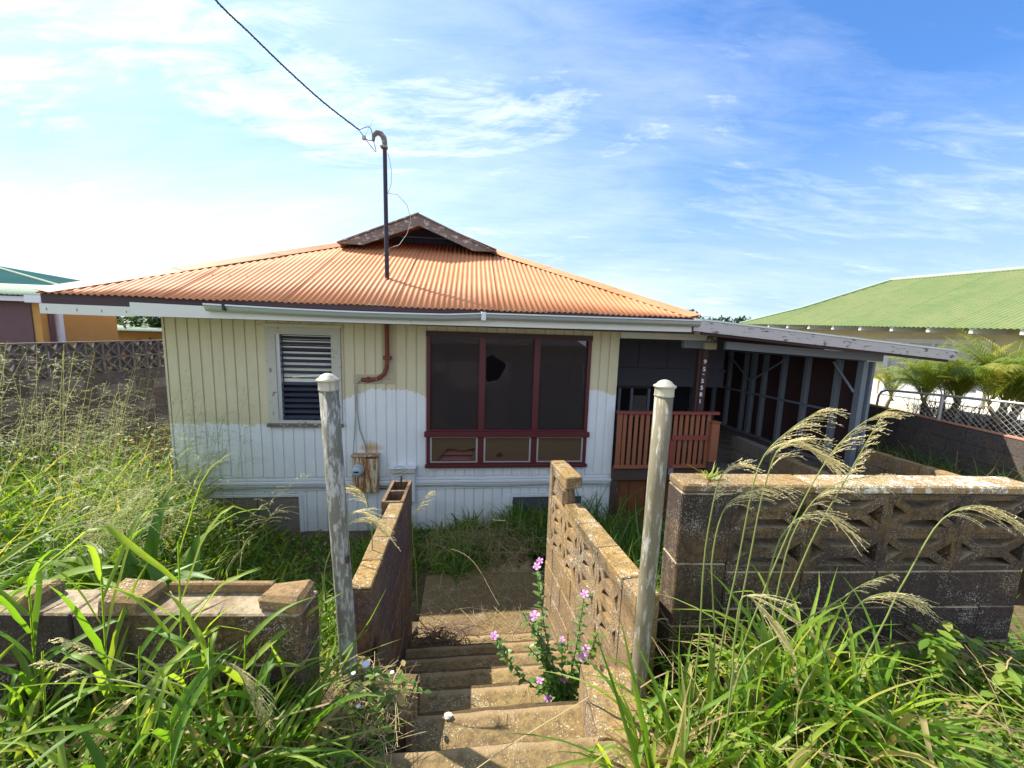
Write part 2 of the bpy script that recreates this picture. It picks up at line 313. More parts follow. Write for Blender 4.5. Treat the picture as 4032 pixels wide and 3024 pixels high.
class MB:
    def __init__(s, fr=FW): s.v = []; s.f = []; s.fr = fr; s.sm = []
    def add(s, vs, fs, smooth=False):
        o = len(s.v); s.v += [tuple(s.fr(*p)) for p in vs]; s.f += [tuple(i + o for i in f) for f in fs]; s.sm += [smooth] * len(fs); return s
    def box(s, x0, x1, y0, y1, z0, z1, ch=0.0, jit=0.0):
        if ch <= 0:
            vs = [(x, y, z) for z in (z0, z1) for y in (y0, y1) for x in (x0, x1)]
            if jit: vs = [tuple(c + random.uniform(-jit, jit) for c in p) for p in vs]
            return s.add(vs, [(0, 2, 3, 1), (4, 5, 7, 6), (0, 1, 5, 4), (2, 6, 7, 3), (0, 4, 6, 2), (1, 3, 7, 5)])
        bm = bmesh.new(); vv = [bm.verts.new((x, y, z)) for z in (z0, z1) for y in (y0, y1) for x in (x0, x1)]
        if jit:
            for q in vv: q.co += Vector([random.uniform(-jit, jit) for _ in range(3)])
        for f in [(0, 2, 3, 1), (4, 5, 7, 6), (0, 1, 5, 4), (2, 6, 7, 3), (0, 4, 6, 2), (1, 3, 7, 5)]: bm.faces.new([vv[i] for i in f])
        bmesh.ops.bevel(bm, geom=bm.edges[:], offset=ch, segments=1, affect='EDGES')
        bm.verts.index_update()
        s.add([tuple(q.co) for q in bm.verts], [tuple(q.index for q in f.verts) for f in bm.faces]); bm.free(); return s
    def prism(s, poly, holes, y0, y1, draft=1.0):
        """polygon in local x-z, with holes, extruded along local y"""
        loops = [poly] + holes
        tri = tessellate_polygon([[Vector((a, c, 0)) for a, c in L] for L in loops])
        flat = [q for L in loops for q in L]; n = len(flat)
        back = list(poly)
        for L in holes:
            cx = sum(a for a, c in L) / len(L); cz_ = sum(c for a, c in L) / len(L)
            back += [(cx + (a - cx) * draft, cz_ + (c - cz_) * (1 + (draft - 1) * 2)) for a, c in L]
        vs = [(a, y0, c) for a, c in flat] + [(a, y1, c) for a, c in back]
        fs = [tuple(t_) for t_ in tri] + [tuple(i + n for i in reversed(t_)) for t_ in tri]
        o = 0
        for L in loops:
            k = len(L)
            for i in range(k): j = (i + 1) % k; fs.append((o + i, o + j, o + j + n, o + i + n))
            o += k
        return s.add(vs, fs)
    def tube(s, pts, r, seg=8, cap=True, smooth=True):
        pts = [Vector(p) for p in pts]; n = len(pts)
        rs = r if isinstance(r, (list, tuple)) else [r] * n
        up = Vector((0, 0, 1)); vs = []; fs = []
        for i, p in enumerate(pts):
            d = (pts[min(i + 1, n - 1)] - pts[max(i - 1, 0)]).normalized()
            a = d.cross(up); a = d.cross(Vector((1, 0, 0))) if a.length < .05 else a
            a.normalize(); b_ = d.cross(a)
            if i and a.dot(pa) < 0: a = -a; b_ = -b_
            pa = a
            for k in range(seg):
                th = 2 * math.pi * k / seg; vs.append(tuple(p + (a * math.cos(th) + b_ * math.sin(th)) * rs[i]))
        for i in range(n - 1):
            for k in range(seg):
                k2 = (k + 1) % seg; fs.append((i * seg + k, i * seg + k2, (i + 1) * seg + k2, (i + 1) * seg + k))
        s.add(vs, fs, smooth)
        if cap:
            s.add(vs[:seg], [tuple(range(seg))[::-1]]); s.add(vs[-seg:], [tuple(range(seg))])
        return s
    def lathe(s, prof, c=(0, 0, 0), seg=28, smooth=True):
        vs = []; fs = []
        for r_, z in prof:
            for k in range(seg):
                th = 2 * math.pi * k / seg; vs.append((c[0] + r_ * math.cos(th), c[1] + r_ * math.sin(th), c[2] + z))
        for i in range(len(prof) - 1):
            for k in range(seg): k2 = (k + 1) % seg; fs.append((i * seg + k, i * seg + k2, (i + 1) * seg + k2, (i + 1) * seg + k))
        fs.append(tuple((len(prof) - 1) * seg + k for k in range(seg))); return s.add(vs, fs, smooth)
    def build(s, name, m, parent=None, **k):
        loc = parent_world(parent)
        me = bpy.data.meshes.new(name)
        me.from_pydata([(a - loc[0], b_ - loc[1], c - loc[2]) for a, b_, c in s.v], [], s.f)
        me.polygons.foreach_set('use_smooth', s.sm); me.materials.append(m)
        bm = bmesh.new(); bm.from_mesh(me); bmesh.ops.recalc_face_normals(bm, faces=bm.faces[:]); bm.to_mesh(me); bm.free()
        return link(name, me, parent, **k)
def parent_world(p):
    v = Vector((0, 0, 0))
    while p is not None: v = v + p.location; p = p.parent
    return v
def link(name, me, parent=None, **k):
    o = bpy.data.objects.new(name, me); C.objects.link(o); o.parent = parent
    for a, b_ in k.items(): o[a] = b_
    return o
def thing(name, label, cat, loc=(0, 0, 0), group=None):
    o = bpy.data.objects.new(name, None); o.empty_display_size = .1; C.objects.link(o); o.location = loc
    o['label'] = label; o['category'] = cat
    if group: o['group'] = group
    return o
def B(name, m, parent, x0, x1, y0, y1, z0, z1, fr=FH, ch=0.0, jit=0.0, **k):
    return MB(fr).box(x0, x1, y0, y1, z0, z1, ch, jit).build(name, m, parent, **k)

# ------------------------------------------------------------------ ground
def stairz(t_):        # z of the stair flight at house-frame t
    return 0
ST = [(-4.36 + .28 * i, -.165 * (i + 1)) for i in range(7)]   # nosing t of landing i -> z of next tread
def gz(x, y):
    p = Vector((x, y, 0)) - H0; s = p.dot(AX); t_ = p.dot(NY)
    wall_y = 1.33 if x < -.6 else 1.82
    if x > 2.6: wall_y = 1.82
    if y < wall_y and not (-1.0 < s < .60 and t_ > -4.85): z = 0.0
    else:
        if s < -1.05: z = -.50 - .75 * min(1, max(0, (y - 1.3) / 2.2)) - .20 * min(1, max(0, (y - 3.5) / 2.0))
        elif s < .62:
            k = (t_ + 4.42) / .28
            z = -.12 - .165 * max(0, min(7, k)) - .06
            if t_ > -2.4: z = -1.26 - .18 * min(1, (t_ + 2.4) / 2.4)
        else: z = -.55 - .7 * min(1, max(0, (y - 1.8) / 1.5)) - .15 * min(1, max(0, (y - 3.3) / 2.0))
        if s < .62 and s > -1.05 and t_ < -4.3: z = -.14
    if s > 3.5 and t_ > -1.95:                                 # driveway / carport level
        if s < 6.5: z = -.46 if t_ > -.9 else -.46 + .1 * min(1, (-.9 - t_))
    if s > 6.55 and t_ > -6: z = -.02 + .1 * min(1, (s - 6.55) / 3)
    if s < -7.1: z = -.5
    if t_ > 0.1 and -4.6 < s < 3.5: z = -1.6
    if math.hypot(x, y) > 30: z = -1.6
    return z
xs = sorted(set([-600, -250, -120, -60, -30, -20, -15, -12, -10] + [round(-9 + .1 * i, 2) for i in range(190)] + [11, 13, 16, 20, 30, 60, 120, 250, 600]))
ys = sorted(set([-100, -40, -20, -8, -3, -1] + [round(.1 * i, 2) for i in range(0, 80)] + [8.5, 9, 10, 12, 15, 20, 30, 45, 80, 160, 400, 1500]))
gv = [(x, y, gz(x, y) + (0.012 * math.sin(x * 9.1 + y * 4) * math.cos(y * 7.3) if abs(x) < 9 and 0 < y < 8 else 0)) for y in ys for x in xs]
nx = len(xs)
gf = [(j * nx + i, j * nx + i + 1, (j + 1) * nx + i + 1, (j + 1) * nx + i) for j in range(len(ys) - 1) for i in range(nx - 1)]
me = bpy.data.meshes.new('ground'); me.from_pydata(gv, [], gf); me.materials.append(M_soil)
link('ground', me, None, kind='structure')

rd = B('road', M_road, None, -60, 60, -9.0, .30, -.05, -.008 + .012, FW); rd['kind'] = 'structure'

# ------------------------------------------------------------------ concrete stairs
def slab(name, m, parent, x0, x1, y0, y1, z0, z1, fr, nxs=14, amp=.0038, ch=.005, **k):
    """concrete piece with slightly worn, wavering arrises"""
    bm = bmesh.new(); vv = [bm.verts.new((x, y, z)) for z in (z0, z1) for y in (y0, y1) for x in (x0, x1)]
    for f in [(0, 2, 3, 1), (4, 5, 7, 6), (0, 1, 5, 4), (2, 6, 7, 3), (0, 4, 6, 2), (1, 3, 7, 5)]: bm.faces.new([vv[i] for i in f])
    bmesh.ops.bevel(bm, geom=bm.edges[:], offset=ch, segments=2, affect='EDGES')
    L = x1 - x0
    for i in range(1, nxs):
        bmesh.ops.bisect_plane(bm, geom=bm.verts[:] + bm.edges[:] + bm.faces[:], plane_co=(x0 + L * i / nxs, 0, 0), plane_no=(1, 0, 0))
    for q in bm.verts: q.co += Vector((random.uniform(-1, 1), random.uniform(-1, 1), random.uniform(-1, 1))) * amp
    bm.verts.index_update()
    mb = MB(fr); mb.add([tuple(q.co) for q in bm.verts], [tuple(q.index for q in f.verts) for f in bm.faces]); bm.free()
    return mb.build(name, m, parent, **k)
stairs = bpy.data.objects.new('stairs', None); C.objects.link(stairs); stairs['kind'] = 'structure'; stairs.location = H(-.4, -4.3, 0)
stairs['label'] = 'brown mossy concrete steps going down between the two block walls to the house'
slab('street_edge', M_step, stairs, -1.0, .56, -4.80, -4.36, -.20, 0.0, FH)
for i, (tt, z) in enumerate(ST):
    xl = -.86 if i < 1 else -1.065
    xr = .30 if i < 1 else .36
    if i >= 5: xr = .22
    y1 = tt + .28 + (.02 if i < 6 else 0)
    if i == 6: y1 = tt + 1.1
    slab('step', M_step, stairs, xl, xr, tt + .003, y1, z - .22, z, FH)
slab('path', M_conc, None, -1.0, .15, -1.575, -.55, -1.40, -1.215, FH, kind='structure')
for nm, x0, x1, lab in (('curb_block', -.60, -.375, 'mossy ochre concrete curb block left of the top step, beside the leaning post'),
                        ('curb_block', .355, .60, 'grey brown concrete curb block right of the top step, at the right post')):
    o = slab(nm, M_step if x0 < 0 else M_conc, None, x0, x1, 1.33 if x0 < 0 else 1.27, 1.56 if x0 < 0 else 1.62, -.35, 0.0 + (.01 if x0 > 0 else 0), FW, 5, .006, .012)
    o['label'] = lab; o['category'] = 'concrete block'
# left stair wall: courses of solid 4 inch block, hollow block at the far end
lw = thing('stair_wall', 'left block wall beside the steps, flat ochre top and a broken hollow block at its far end', 'block wall', H(-1.13, -3.8, 0), 'walls flanking the steps')
FL = Frame(H(-1.185, -3.87, 0), YAW)            # x: thickness 0..0.10 ; y: along
for c in range(7):
    z1 = .30 - .2 * c; off = 0 if c % 2 == 0 else -.2
    k = 0; y = off
    while y < 1.33:
        y0, y1 = max(0.0 if c else 0, y), min(y + .4, 1.33 if c else .925)
        if c > 0: y0 = max(y0, .02)
        if y1 - y0 > .06 and not (c == 0 and y0 > .9):
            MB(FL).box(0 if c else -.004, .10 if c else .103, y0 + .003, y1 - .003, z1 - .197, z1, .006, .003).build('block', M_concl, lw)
        y += .4
# hollow block on top at far end (wider, one course up)
def hollow(fr, x0, x1, y0, y1, z0, z1):
    mb = MB(fr); 
    a = [(x0, z0)]
    bm_ = []
    t_ = .022; ym = (y0 + y1) / 2
    mb.box(x0, x0 + t_, y0, y1, z0, z1); mb.box(x1 - t_, x1, y0, y1, z0, z1)
    for q0, q1 in ((y0 + .002, y0 + t_), (ym - t_ / 2, ym + t_ / 2), (y1 - t_, y1 - .002)): mb.box(x0 + t_, x1 - t_, q0, q1, z0, z1 - .004)
    return mb
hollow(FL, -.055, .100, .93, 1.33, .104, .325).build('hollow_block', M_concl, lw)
for q_ in range(4): MB(FL).box(-.003, .101, .003 + .232 * q_, .229 + .232 * q_, .301, .318, .005, .003).build('cap_slab', M_conctop, lw)
MB(FL).tube([(.03, 1.22, .15), (.032, 1.22, .33), (.035, 1.225, .40)], .009, 8).build('rebar', M_rebar, lw)
coil = [(.03 + .05 * math.cos(a * .9), 1.22 + .05 * math.sin(a * .9), (.37 + .004 * a)) for a in range(0, 28)]
MB(FL).tube(coil, .0018, 5, False).build('wire_coil', M_cable, lw)
# pieces that broke off the near end
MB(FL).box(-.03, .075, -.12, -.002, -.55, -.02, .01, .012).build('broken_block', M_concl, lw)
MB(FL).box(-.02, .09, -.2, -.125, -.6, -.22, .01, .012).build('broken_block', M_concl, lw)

def breeze(L=.4, Hh=.2, b_=.028, d=.026):
    """outer rectangle with four holes around an X and a centre bar"""
    out_ = [(0, 0), (L, 0), (L, Hh), (0, Hh)]
    cx, cz = L / 2, Hh / 2; hx = L * .16; hz = Hh * .115
    top = [(b_ + d * 1.6, Hh - b_), (cx - hx + .0, cz + hz + .006), (cx + hx, cz + hz + .006), (L - b_ - d * 1.6, Hh - b_)]
    bot = [(b_ + d * 1.6, b_), (cx - hx, cz - hz - .006), (cx + hx, cz - hz - .006), (L - b_ - d * 1.6, b_)]
    le = [(b_, b_ + d * .8), (cx - hx - d * 1.2, cz), (b_, Hh - b_ - d * .8)]
    ri = [(L - b_, b_ + d * .8), (cx + hx + d * 1.2, cz), (L - b_, Hh - b_ - d * .8)]
    return out_, [top, bot, le, ri]
# right stair wall
rw = thing('stair_wall', 'right block wall beside the steps with two courses of pierced blocks under its top, stepped up at the far end', 'block wall', (.5, 2.3, 0), 'walls flanking the steps')
P0 = Vector((.615, 1.66, 0)); P1 = Vector((.325, 3.0, 0)); dv = P1 - P0; Lr = dv.length
FR = Frame(P0, math.atan2(dv.y, dv.x))           # x along (near->far), -y = right side
th = .125
def frbox(name, x0, x1, z0, z1, m=M_conc, ch=.006, jit=.003, y0=-th, y1=0.0): return MB(FR).box(x0, x1, y0, y1, z0, z1, ch, jit).build(name, m, rw)
xx = [.0, .14, .54, .94]                          # pier then three pierced columns
frbox('pier_block', 0, .137, .03, .33); frbox('pier_block', 0, .137, -.27, .027); frbox('pier_block', 0, .137, -.75, -.273)
for i in range(4):
    x0 = .14 + .285 * i; x1 = x0 + .282
    if i < 3: frbox('cap_block', x0, x1, .275, .33, M_conctop, y0=-th - .004, y1=.004)
    for r_ in range(2):
        o_, hs = breeze(.282, .20)
        z0 = .275 - .203 * (r_ + 1)
        MB(Frame(FR(x0, 0, 0), FR.a)).prism([(a, c + z0) for a, c in o_], [[(a, c + z0) for a, c in h] for h in hs], -th, 0).build('pierced_block', M_conc, rw)
zb = .275 - .406
for c in range(5):
    z1 = zb - .2 * c; y = 0 if c % 2 == 0 else -.2
    while y < Lr:
        y0, y1 = max(.14 if c < 3 else 0, y), min(y + .4, Lr)
        if y1 - y0 > .05: frbox('block', y0 + .002, y1 - .002, z1 - .198, z1 - .001)
        y += .4
frbox('end_pillar', 1.285, Lr, -.13, .53, ch=.01); frbox('broken_cap', 1.03, 1.284, .277, .437, ch=.03, jit=.016, y0=-.11, y1=-.012)
frbox('top_block', .985, 1.284, .44, .532, M_conctop, ch=.008, jit=.004)
# pipe posts
def pipe_post(x, y, top, r, m, lean, lab):
    o = thing('pipe_post', lab, 'post', (x, y, -.15), 'steel pipe posts at the top of the steps')
    fr = lambda X, Y, Z: Vector((x + X + lean[0] * (Z + .1), y + Y + lean[1] * (Z + .1), Z))
    mb = MB(fr); mb.lathe([(r, -.15), (r, .2), (r * 1.003, .55), (r, .9), (r, top - .075)], seg=32); mb.build('pipe', m, o)
    mb = MB(fr); z = top - .08
    mb.lathe([(r + .0005, z), (r + .003, z + .002), (r + .003, z + .005), (r + .0018, z + .009), (r + .0018, z + .030), (r + .003, z + .034), (r + .0075, z + .037), (r + .0085, z + .0405), (r + .007, z + .044),
              (r * .93, z + .049), (r * .72, z + .058), (r * .42, z + .064), (r * .15, z + .0665)], seg=32); mb.build('post_cap', M_cap, o)
    return o
pipe_post(-.648, 1.47, 1.372, .0350, M_galv, (-.043, .0), 'mottled grey pipe post left of the steps, leaning left with a domed cap')
pipe_post(.592, 1.50, 1.385, .0350, M_galv2, (.006, 0), 'yellowed straight pipe post right of the steps with a domed cap')
o = thing('old_post_stub', 'thin rusted pipe stub standing by the foot of the leaning post', 'post', (-.57, 1.44, 0))
MB().tube([(-.575, 1.44, -.1), (-.573, 1.44, .14)], .013, 10).build('pipe', M_galv, o); MB().tube([(-.573, 1.44, .141), (-.573, 1.44, .148)], .017, 10).build('cap', M_whbox, o)

for z in (.60,): MB().box(-.642, -.630, 1.425, 1.442, z, z + .03, .003).build('hinge_stub', M_rebar, bpy.data.objects['pipe_post'])
# ------------------------------------------------------------------ street walls
wr = thing('street_wall', 'dark pierced block wall right of the steps with a flat lichen covered top', 'block wall', (1.6, 1.85, 0))
FS = Frame((.835, 1.765, 0), R(3.3)); tk = .15
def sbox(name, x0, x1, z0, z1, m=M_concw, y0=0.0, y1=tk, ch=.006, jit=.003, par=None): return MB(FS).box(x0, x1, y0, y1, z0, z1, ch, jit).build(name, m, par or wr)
sbox('pier_block', 0, .255, .44, .80); sbox('pier_block', 0, .255, .10, .437); sbox('pier_block', 0, .255, -.3, .097)
tx = .258; TOT = 1.60
for i in range(4):
    x0 = tx + .402 * i; x1 = min(x0 + .40, TOT + .3)
    for r_ in range(2):
        o_, hs = breeze(.40, .20, .026, .026); z0 = .80 - .203 * (r_ + 1)
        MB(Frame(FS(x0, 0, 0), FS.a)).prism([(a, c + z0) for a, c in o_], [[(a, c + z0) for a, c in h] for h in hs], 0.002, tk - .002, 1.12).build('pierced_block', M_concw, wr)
i = 0; capx = 0
while capx < 1.866:
    x1 = min(capx + (.262 if capx == 0 else .40), 1.868)
    sbox('cap_block', capx + .001, x1 - .001, .803, .845 + random.uniform(-.002, .002), M_capw if capx > .6 else M_conctop, -.004, tk + .004, .008, .002); capx = x1
for c in range(4):
    z1 = .39 - .2 * c; x = tx - (.2 if c % 2 else 0)
    while x < 1.866:
        x0, x1 = max(tx, x), min(x + .4, 1.866)
        if x1 - x0 > .05: sbox('block', x0 + .002, x1 - .002, z1 - .198, z1)
        x += .4
wl = thing('street_wall', 'low dark block wall left of the steps with worn chunks along its top, grass in front', 'block wall', (-1.4, 1.35, 0))
FSL = Frame((-.735, 1.268, 0), R(182.3))                 # x runs to the left, y towards camera (negative = away)
for c in range(3):
    z1 = .50 - .2 * c; x = 0 - (.2 if c % 2 else 0)
    while x < 3.4:
        x0, x1 = max(0, x), min(x + .4, 3.4)
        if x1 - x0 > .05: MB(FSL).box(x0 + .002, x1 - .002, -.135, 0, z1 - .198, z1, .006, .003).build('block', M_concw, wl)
        x += .4
MB(FSL).box(.003, .16, -.132, -.004, .485, .55, .016, .014).build('cap_chunk', M_conc, wl)
MB(FSL).box(.162, .55, -.135, -.112, .50, .545, .005, .004).build('cap_rim', M_conc, wl)
MB(FSL).box(.56, .72, -.128, .0, .485, .556, .014, .012).build('cap_chunk', M_conc, wl)
MB(FSL).box(.95, 1.02, -.128, .0, .485, .55, .014, .012).build('cap_chunk', M_conc, wl)
MB(FSL).box(1.2, 1.6, -.128, -.10, .485, .545, .014, .008).build('cap_chunk', M_conc, wl)
# low walls of the driveway
dA = thing('driveway_wall', 'short grey concrete block wall beside the carport opening, in shade at its far end', 'block wall', H(3.66, -1, 0), 'low walls flanking the driveway')
for i in range(6):
    t0 = .04 - .4 * i
    for c in range(3):
        zt = .0 - .2 * c - (.012 * i * i * .3)
        slab('block', M_conc_gray if i < 2 else M_conc, dA, 3.62, 3.76, t0 - .397, t0, zt - .197, zt, FH, 3, .005, .01)  # far blocks get a darker concrete, their shade put into the colour
dB = thing('driveway_wall', 'lit brown block wall right of the driveway running down from the street wall', 'block wall', H(5.25, -1.4, 0), 'low walls flanking the driveway')
for i in range(6):
    t0 = -.62 - .4 * i
    for c in range(3):
        zt = .0 - .2 * c
        slab('block', M_conc, dB, 5.19, 5.33, t0 - .397, t0, zt - .197, zt, FH, 3, .004, .01)
# neighbour boundary wall on the right with fence on top
nb = thing('boundary_wall', 'dark shaded block wall carrying the chain link fence at right', 'block wall', H(6.55, -.5, 0))
for i in range(14):
    for c in range(4):
        t0 = 2.4 - .42 * i - (.21 if c % 2 else 0); z0 = .455 - .0485 * (.5 - t0) * 1.0
        z1 = z0 - .21 * c
        fr = lambda a, b_, cc: FH(a, b_, cc)
        mb = MB(FH); s0, s1 = 6.5 + random.uniform(-.006, .004), 6.64
        za = .455 - .049 * (.5 - t0); zc = .455 - .049 * (.5 - (t0 - .415))
        mb.add([(s0, t0 - .415, zc - .21 * c - .205), (s1, t0 - .415, zc - .21 * c - .205), (s0, t0, za - .21 * c - .205), (s1, t0, za - .21 * c - .205),
                (s0, t0 - .415, zc - .21 * c), (s1, t0 - .415, zc - .21 * c), (s0, t0, za - .21 * c), (s1, t0, za - .21 * c)],
               [(0, 2, 3, 1), (4, 5, 7, 6), (0, 1, 5, 4), (2, 6, 7, 3), (0, 4, 6, 2), (1, 3, 7, 5)])
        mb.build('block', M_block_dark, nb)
mb = MB(FH); mb.add([(6.51, -3.2, .285), (6.63, -3.2, .285), (6.51, 2.4, .56), (6.63, 2.4, .56), (6.51, -3.2, .30), (6.63, -3.2, .30), (6.51, 2.4, .575), (6.63, 2.4, .575)],
                    [(0, 2, 3, 1), (4, 5, 7, 6), (0, 1, 5, 4), (2, 6, 7, 3), (0, 4, 6, 2), (1, 3, 7, 5)]); mb.build('coping', M_redcoat, nb)
cf = thing('chain_link_fence', 'galvanised chain link fence with bent top rail above the dark wall at right', 'fence', H(6.57, -.5, .5))
rail = [(6.57, .36, .48), (6.57, .35, .66), (6.57, .31, .735), (6.57, .24, .762), (6.57, .1, .775), (6.57, -.57, .805), (6.57, -1.3, .83), (6.57, -3.1, .86)]
MB(FH).tube(rail, .018, 8).build('top_rail', M_fence, cf)
for tt in (-.56, -1.75, -2.9): MB(FH).tube([(6.57, tt, .35), (6.57, tt, .80)], .022, 8).build('fence_post', M_fence, cf)
mb = MB(FH); Lf = 3.4; hh = .42
for i in range(-6, 52):
    for sgn in (1, -1):
        u0 = i * .075; pts = []
        for k in range(13):
            z = k / 12 * hh; u = u0 + sgn * z + (0 if sgn > 0 else hh)
            if 0 <= u <= Lf: pts.append((6.57 + .003 * sgn, .33 - u, .36 + z + .02))
        if len(pts) > 1: mb.tube([pts[0], pts[-1]], .0022, 4, False, False)
mb.build('wire_mesh', M_fence, cf, kind='stuff')
# left boundary wall with pierced courses
lb = thing('boundary_wall', 'long grey block wall with pierced star blocks on top behind the tall grass at left', 'block wall', H(-7, 2, 0))
FB = Frame(H(-7.0, -.6, 0), YAW + math.pi / 2)
for i in range(26):
    x0 = .4 * i
    for c in range(6):
        xo = x0 - (.2 if c % 2 else 0)
        j = random.uniform(-.006, .006)
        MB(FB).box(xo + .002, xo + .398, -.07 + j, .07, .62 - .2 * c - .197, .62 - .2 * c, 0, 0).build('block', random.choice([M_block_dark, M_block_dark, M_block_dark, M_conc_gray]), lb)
o_ = [(0, 0), (.3, 0), (.3, .28), (0, .28)]; q = .018
hs_ = [[(.03, q), (.15, .125), (.27, q)], [(.03, .28 - q), (.15, .155), (.27, .28 - q)], [(q, .03), (.13, .14), (q, .25)], [(.3 - q, .03), (.17, .14), (.3 - q, .25)]]
pm = None
for i in range(34):
    for r_ in range(2):
        if pm is None:
            ob = MB().prism(o_, hs_, -.05, .05).build('pierced_block', M_conc_gray, None); pm = ob.data; ob.parent = lb
        else: ob = link('pierced_block', pm, lb)
        ob.rotation_euler[2] = FB.a; ob.location = FB(.302 * i, 0, .622 + .283 * r_) - lb.location

# ------------------------------------------------------------------ the house
hs = thing('house', 'old single storey house, tan siding half painted white, orange corrugated hip roof', 'house', H(-1.5, 0, -1.5))
BW = .1417
SW = (-3.385, -2.411, .146, 1.55)     # small window outer
PW = (-1.236, 1.168, -.44, 1.535)
edges = [-4.64 + BW * i for i in range(45)]
g = .009
def bd(x0, x1, z0, z1, m=M_siding):
    if x1 - x0 > .012: MB(FH).box(x0 + g, x1 - g, -.02, -.004, z0, z1, .003, 0).build('siding_board', m, hs)
for i in range(44):
    x0, x1 = edges[i], edges[i + 1]; wins = [w_ for w_ in (SW, PW) if x1 > w_[0] + .005 and x0 < w_[1] - .005]
    if not wins: bd(x0, x1, -.60, 1.66)
    else:
        w_ = wins[0]
        bd(x0, x1, -.60, w_[2] - .005); bd(x0, x1, w_[3] + .005, 1.66)
        if x0 < w_[0] < x1: bd(x0, w_[0] + g - .002, w_[2] - .004, w_[3] + .004)
        if x0 < w_[1] < x1: bd(w_[1] - g + .002, x1, w_[2] - .004, w_[3] + .004)
V1 = (-4.26, -3.0, -1.50, -.85); V2 = (.02, 1.19, -1.42, -.91)
for i in range(44):
    x0, x1 = edges[i], edges[i + 1]; wins = [w_ for w_ in (V1, V2) if x1 > w_[0] + .005 and x0 < w_[1] - .005]
    if not wins: bd(x0, x1, -1.62, -.72)
    else:
        w_ = wins[0]; bd(x0, x1, -1.62, w_[2] - .005); bd(x0, x1, w_[3] + .005, -.72)
        if x0 < w_[0] < x1: bd(x0, w_[0] + g - .002, w_[2] - .004, w_[3] + .004)
        if x0 < w_[1] < x1: bd(w_[1] - g + .002, x1, w_[2] - .004, w_[3] + .004)
# wall behind the boards, with window openings
MB(FH).prism([(-4.63, -1.64), (1.57, -1.64), (1.57, 1.66), (-4.63, 1.66)],
             [[(w_[0] + .01, w_[2] + .01), (w_[1] - .01, w_[2] + .01), (w_[1] - .01, w_[3] - .01), (w_[0] + .01, w_[3] - .01)] for w_ in (SW, PW, V1, V2)], -.005, .05).build('wall', M_siding, hs)
B('side_wall', M_siding, hs, -4.64, -4.60, .052, 7.4, -1.64, 1.66); B('side_wall', M_siding, hs, 1.54, 1.58, .052, 1.75, -1.64, 1.66)
B('side_wall', M_siding, hs, 1.54, 1.58, 1.752, 7.4, -1.64, 1.66)
B('rear_wall', M_siding, hs, -4.6, 1.54, 7.36, 7.4, -1.64, 1.66)
B('floor_slab', M_dark, hs, -4.59, 1.53, .06, 7.35, -.68, -.6); B('ceiling', M_dark, hs, -4.59, 1.53, .06, 7.35, 1.62, 1.66)
B('partition', M_stud, hs, -4.59, 1.53, 2.4, 3.45, -.6, 1.62); B('partition', M_stud, hs, -2.0, -1.95, .06, 2.38, -.6, 1.62)
B('corner_trim', M_siding, hs, 1.575, 1.60, -.026, .03, -1.62, 1.64); B('corner_trim', M_siding, hs, -4.665, -4.64, -.026, .03, -1.62, 1.64)
# belt boards
B('belt_board', M_white, hs, -4.67, 1.62, -.062, -.021, -.70, -.66, ch=.006); B('belt_board', M_white, hs, -4.66, 1.61, -.045, -.021, -.735, -.703, ch=.004)
B('belt_trim', M_white, hs, -4.66, 1.605, -.032, -.021, -.655, -.622, ch=.004)
B('skirt_rail', M_white, hs, -4.65, 1.60, -.034, -.021, -.80, -.765, ch=.004)
MB(FH).tube([(-4.6 + .25 * i, -.05, -.752 - .008 * math.sin(i * .8)) for i in range(25)] + [(1.66, -.06, -.76), (1.70, -.06, -.83), (1.68, -.06, -.90)], .008, 6).build('pipe_run', M_wire, hs)
for a, b_ in ((-1.19, -1.14), (-.47, -.43), (.30, .34), (1.13, 1.17)): B('batten', M_white, hs, a, b_, -.036, -.021, -.62, -.46, ch=.004)
# skirt openings
for (x0, x1, z0, z1), mm in ((V1, M_wply), (V2, M_darkpanel)):
    v = B('skirt_panel', mm, hs, x0 + .04, x1 - .04, -.014, .001, z0 + .03, z1 - .04)
    if mm is M_wply: B('panel_seam', M_dark, v, -3.62, -3.61, -.0145, -.0125, z0 + .035, z1 - .045)
    B('skirt_frame', M_white, hs, x0 - .01, x1 + .01, -.038, -.021, z1 - .04, z1, ch=.004)
    B('skirt_frame', M_white, hs, x0 - .01, x0 + .045, -.036, -.021, z0, z1 - .042, ch=.004); B('skirt_frame', M_white, hs, x1 - .045, x1 + .01, -.036, -.021, z0, z1 - .042, ch=.004)
B('base_ledge', M_step, hs, -4.2, -2.9, -.22, -.03, -1.64, -1.52, ch=.01)
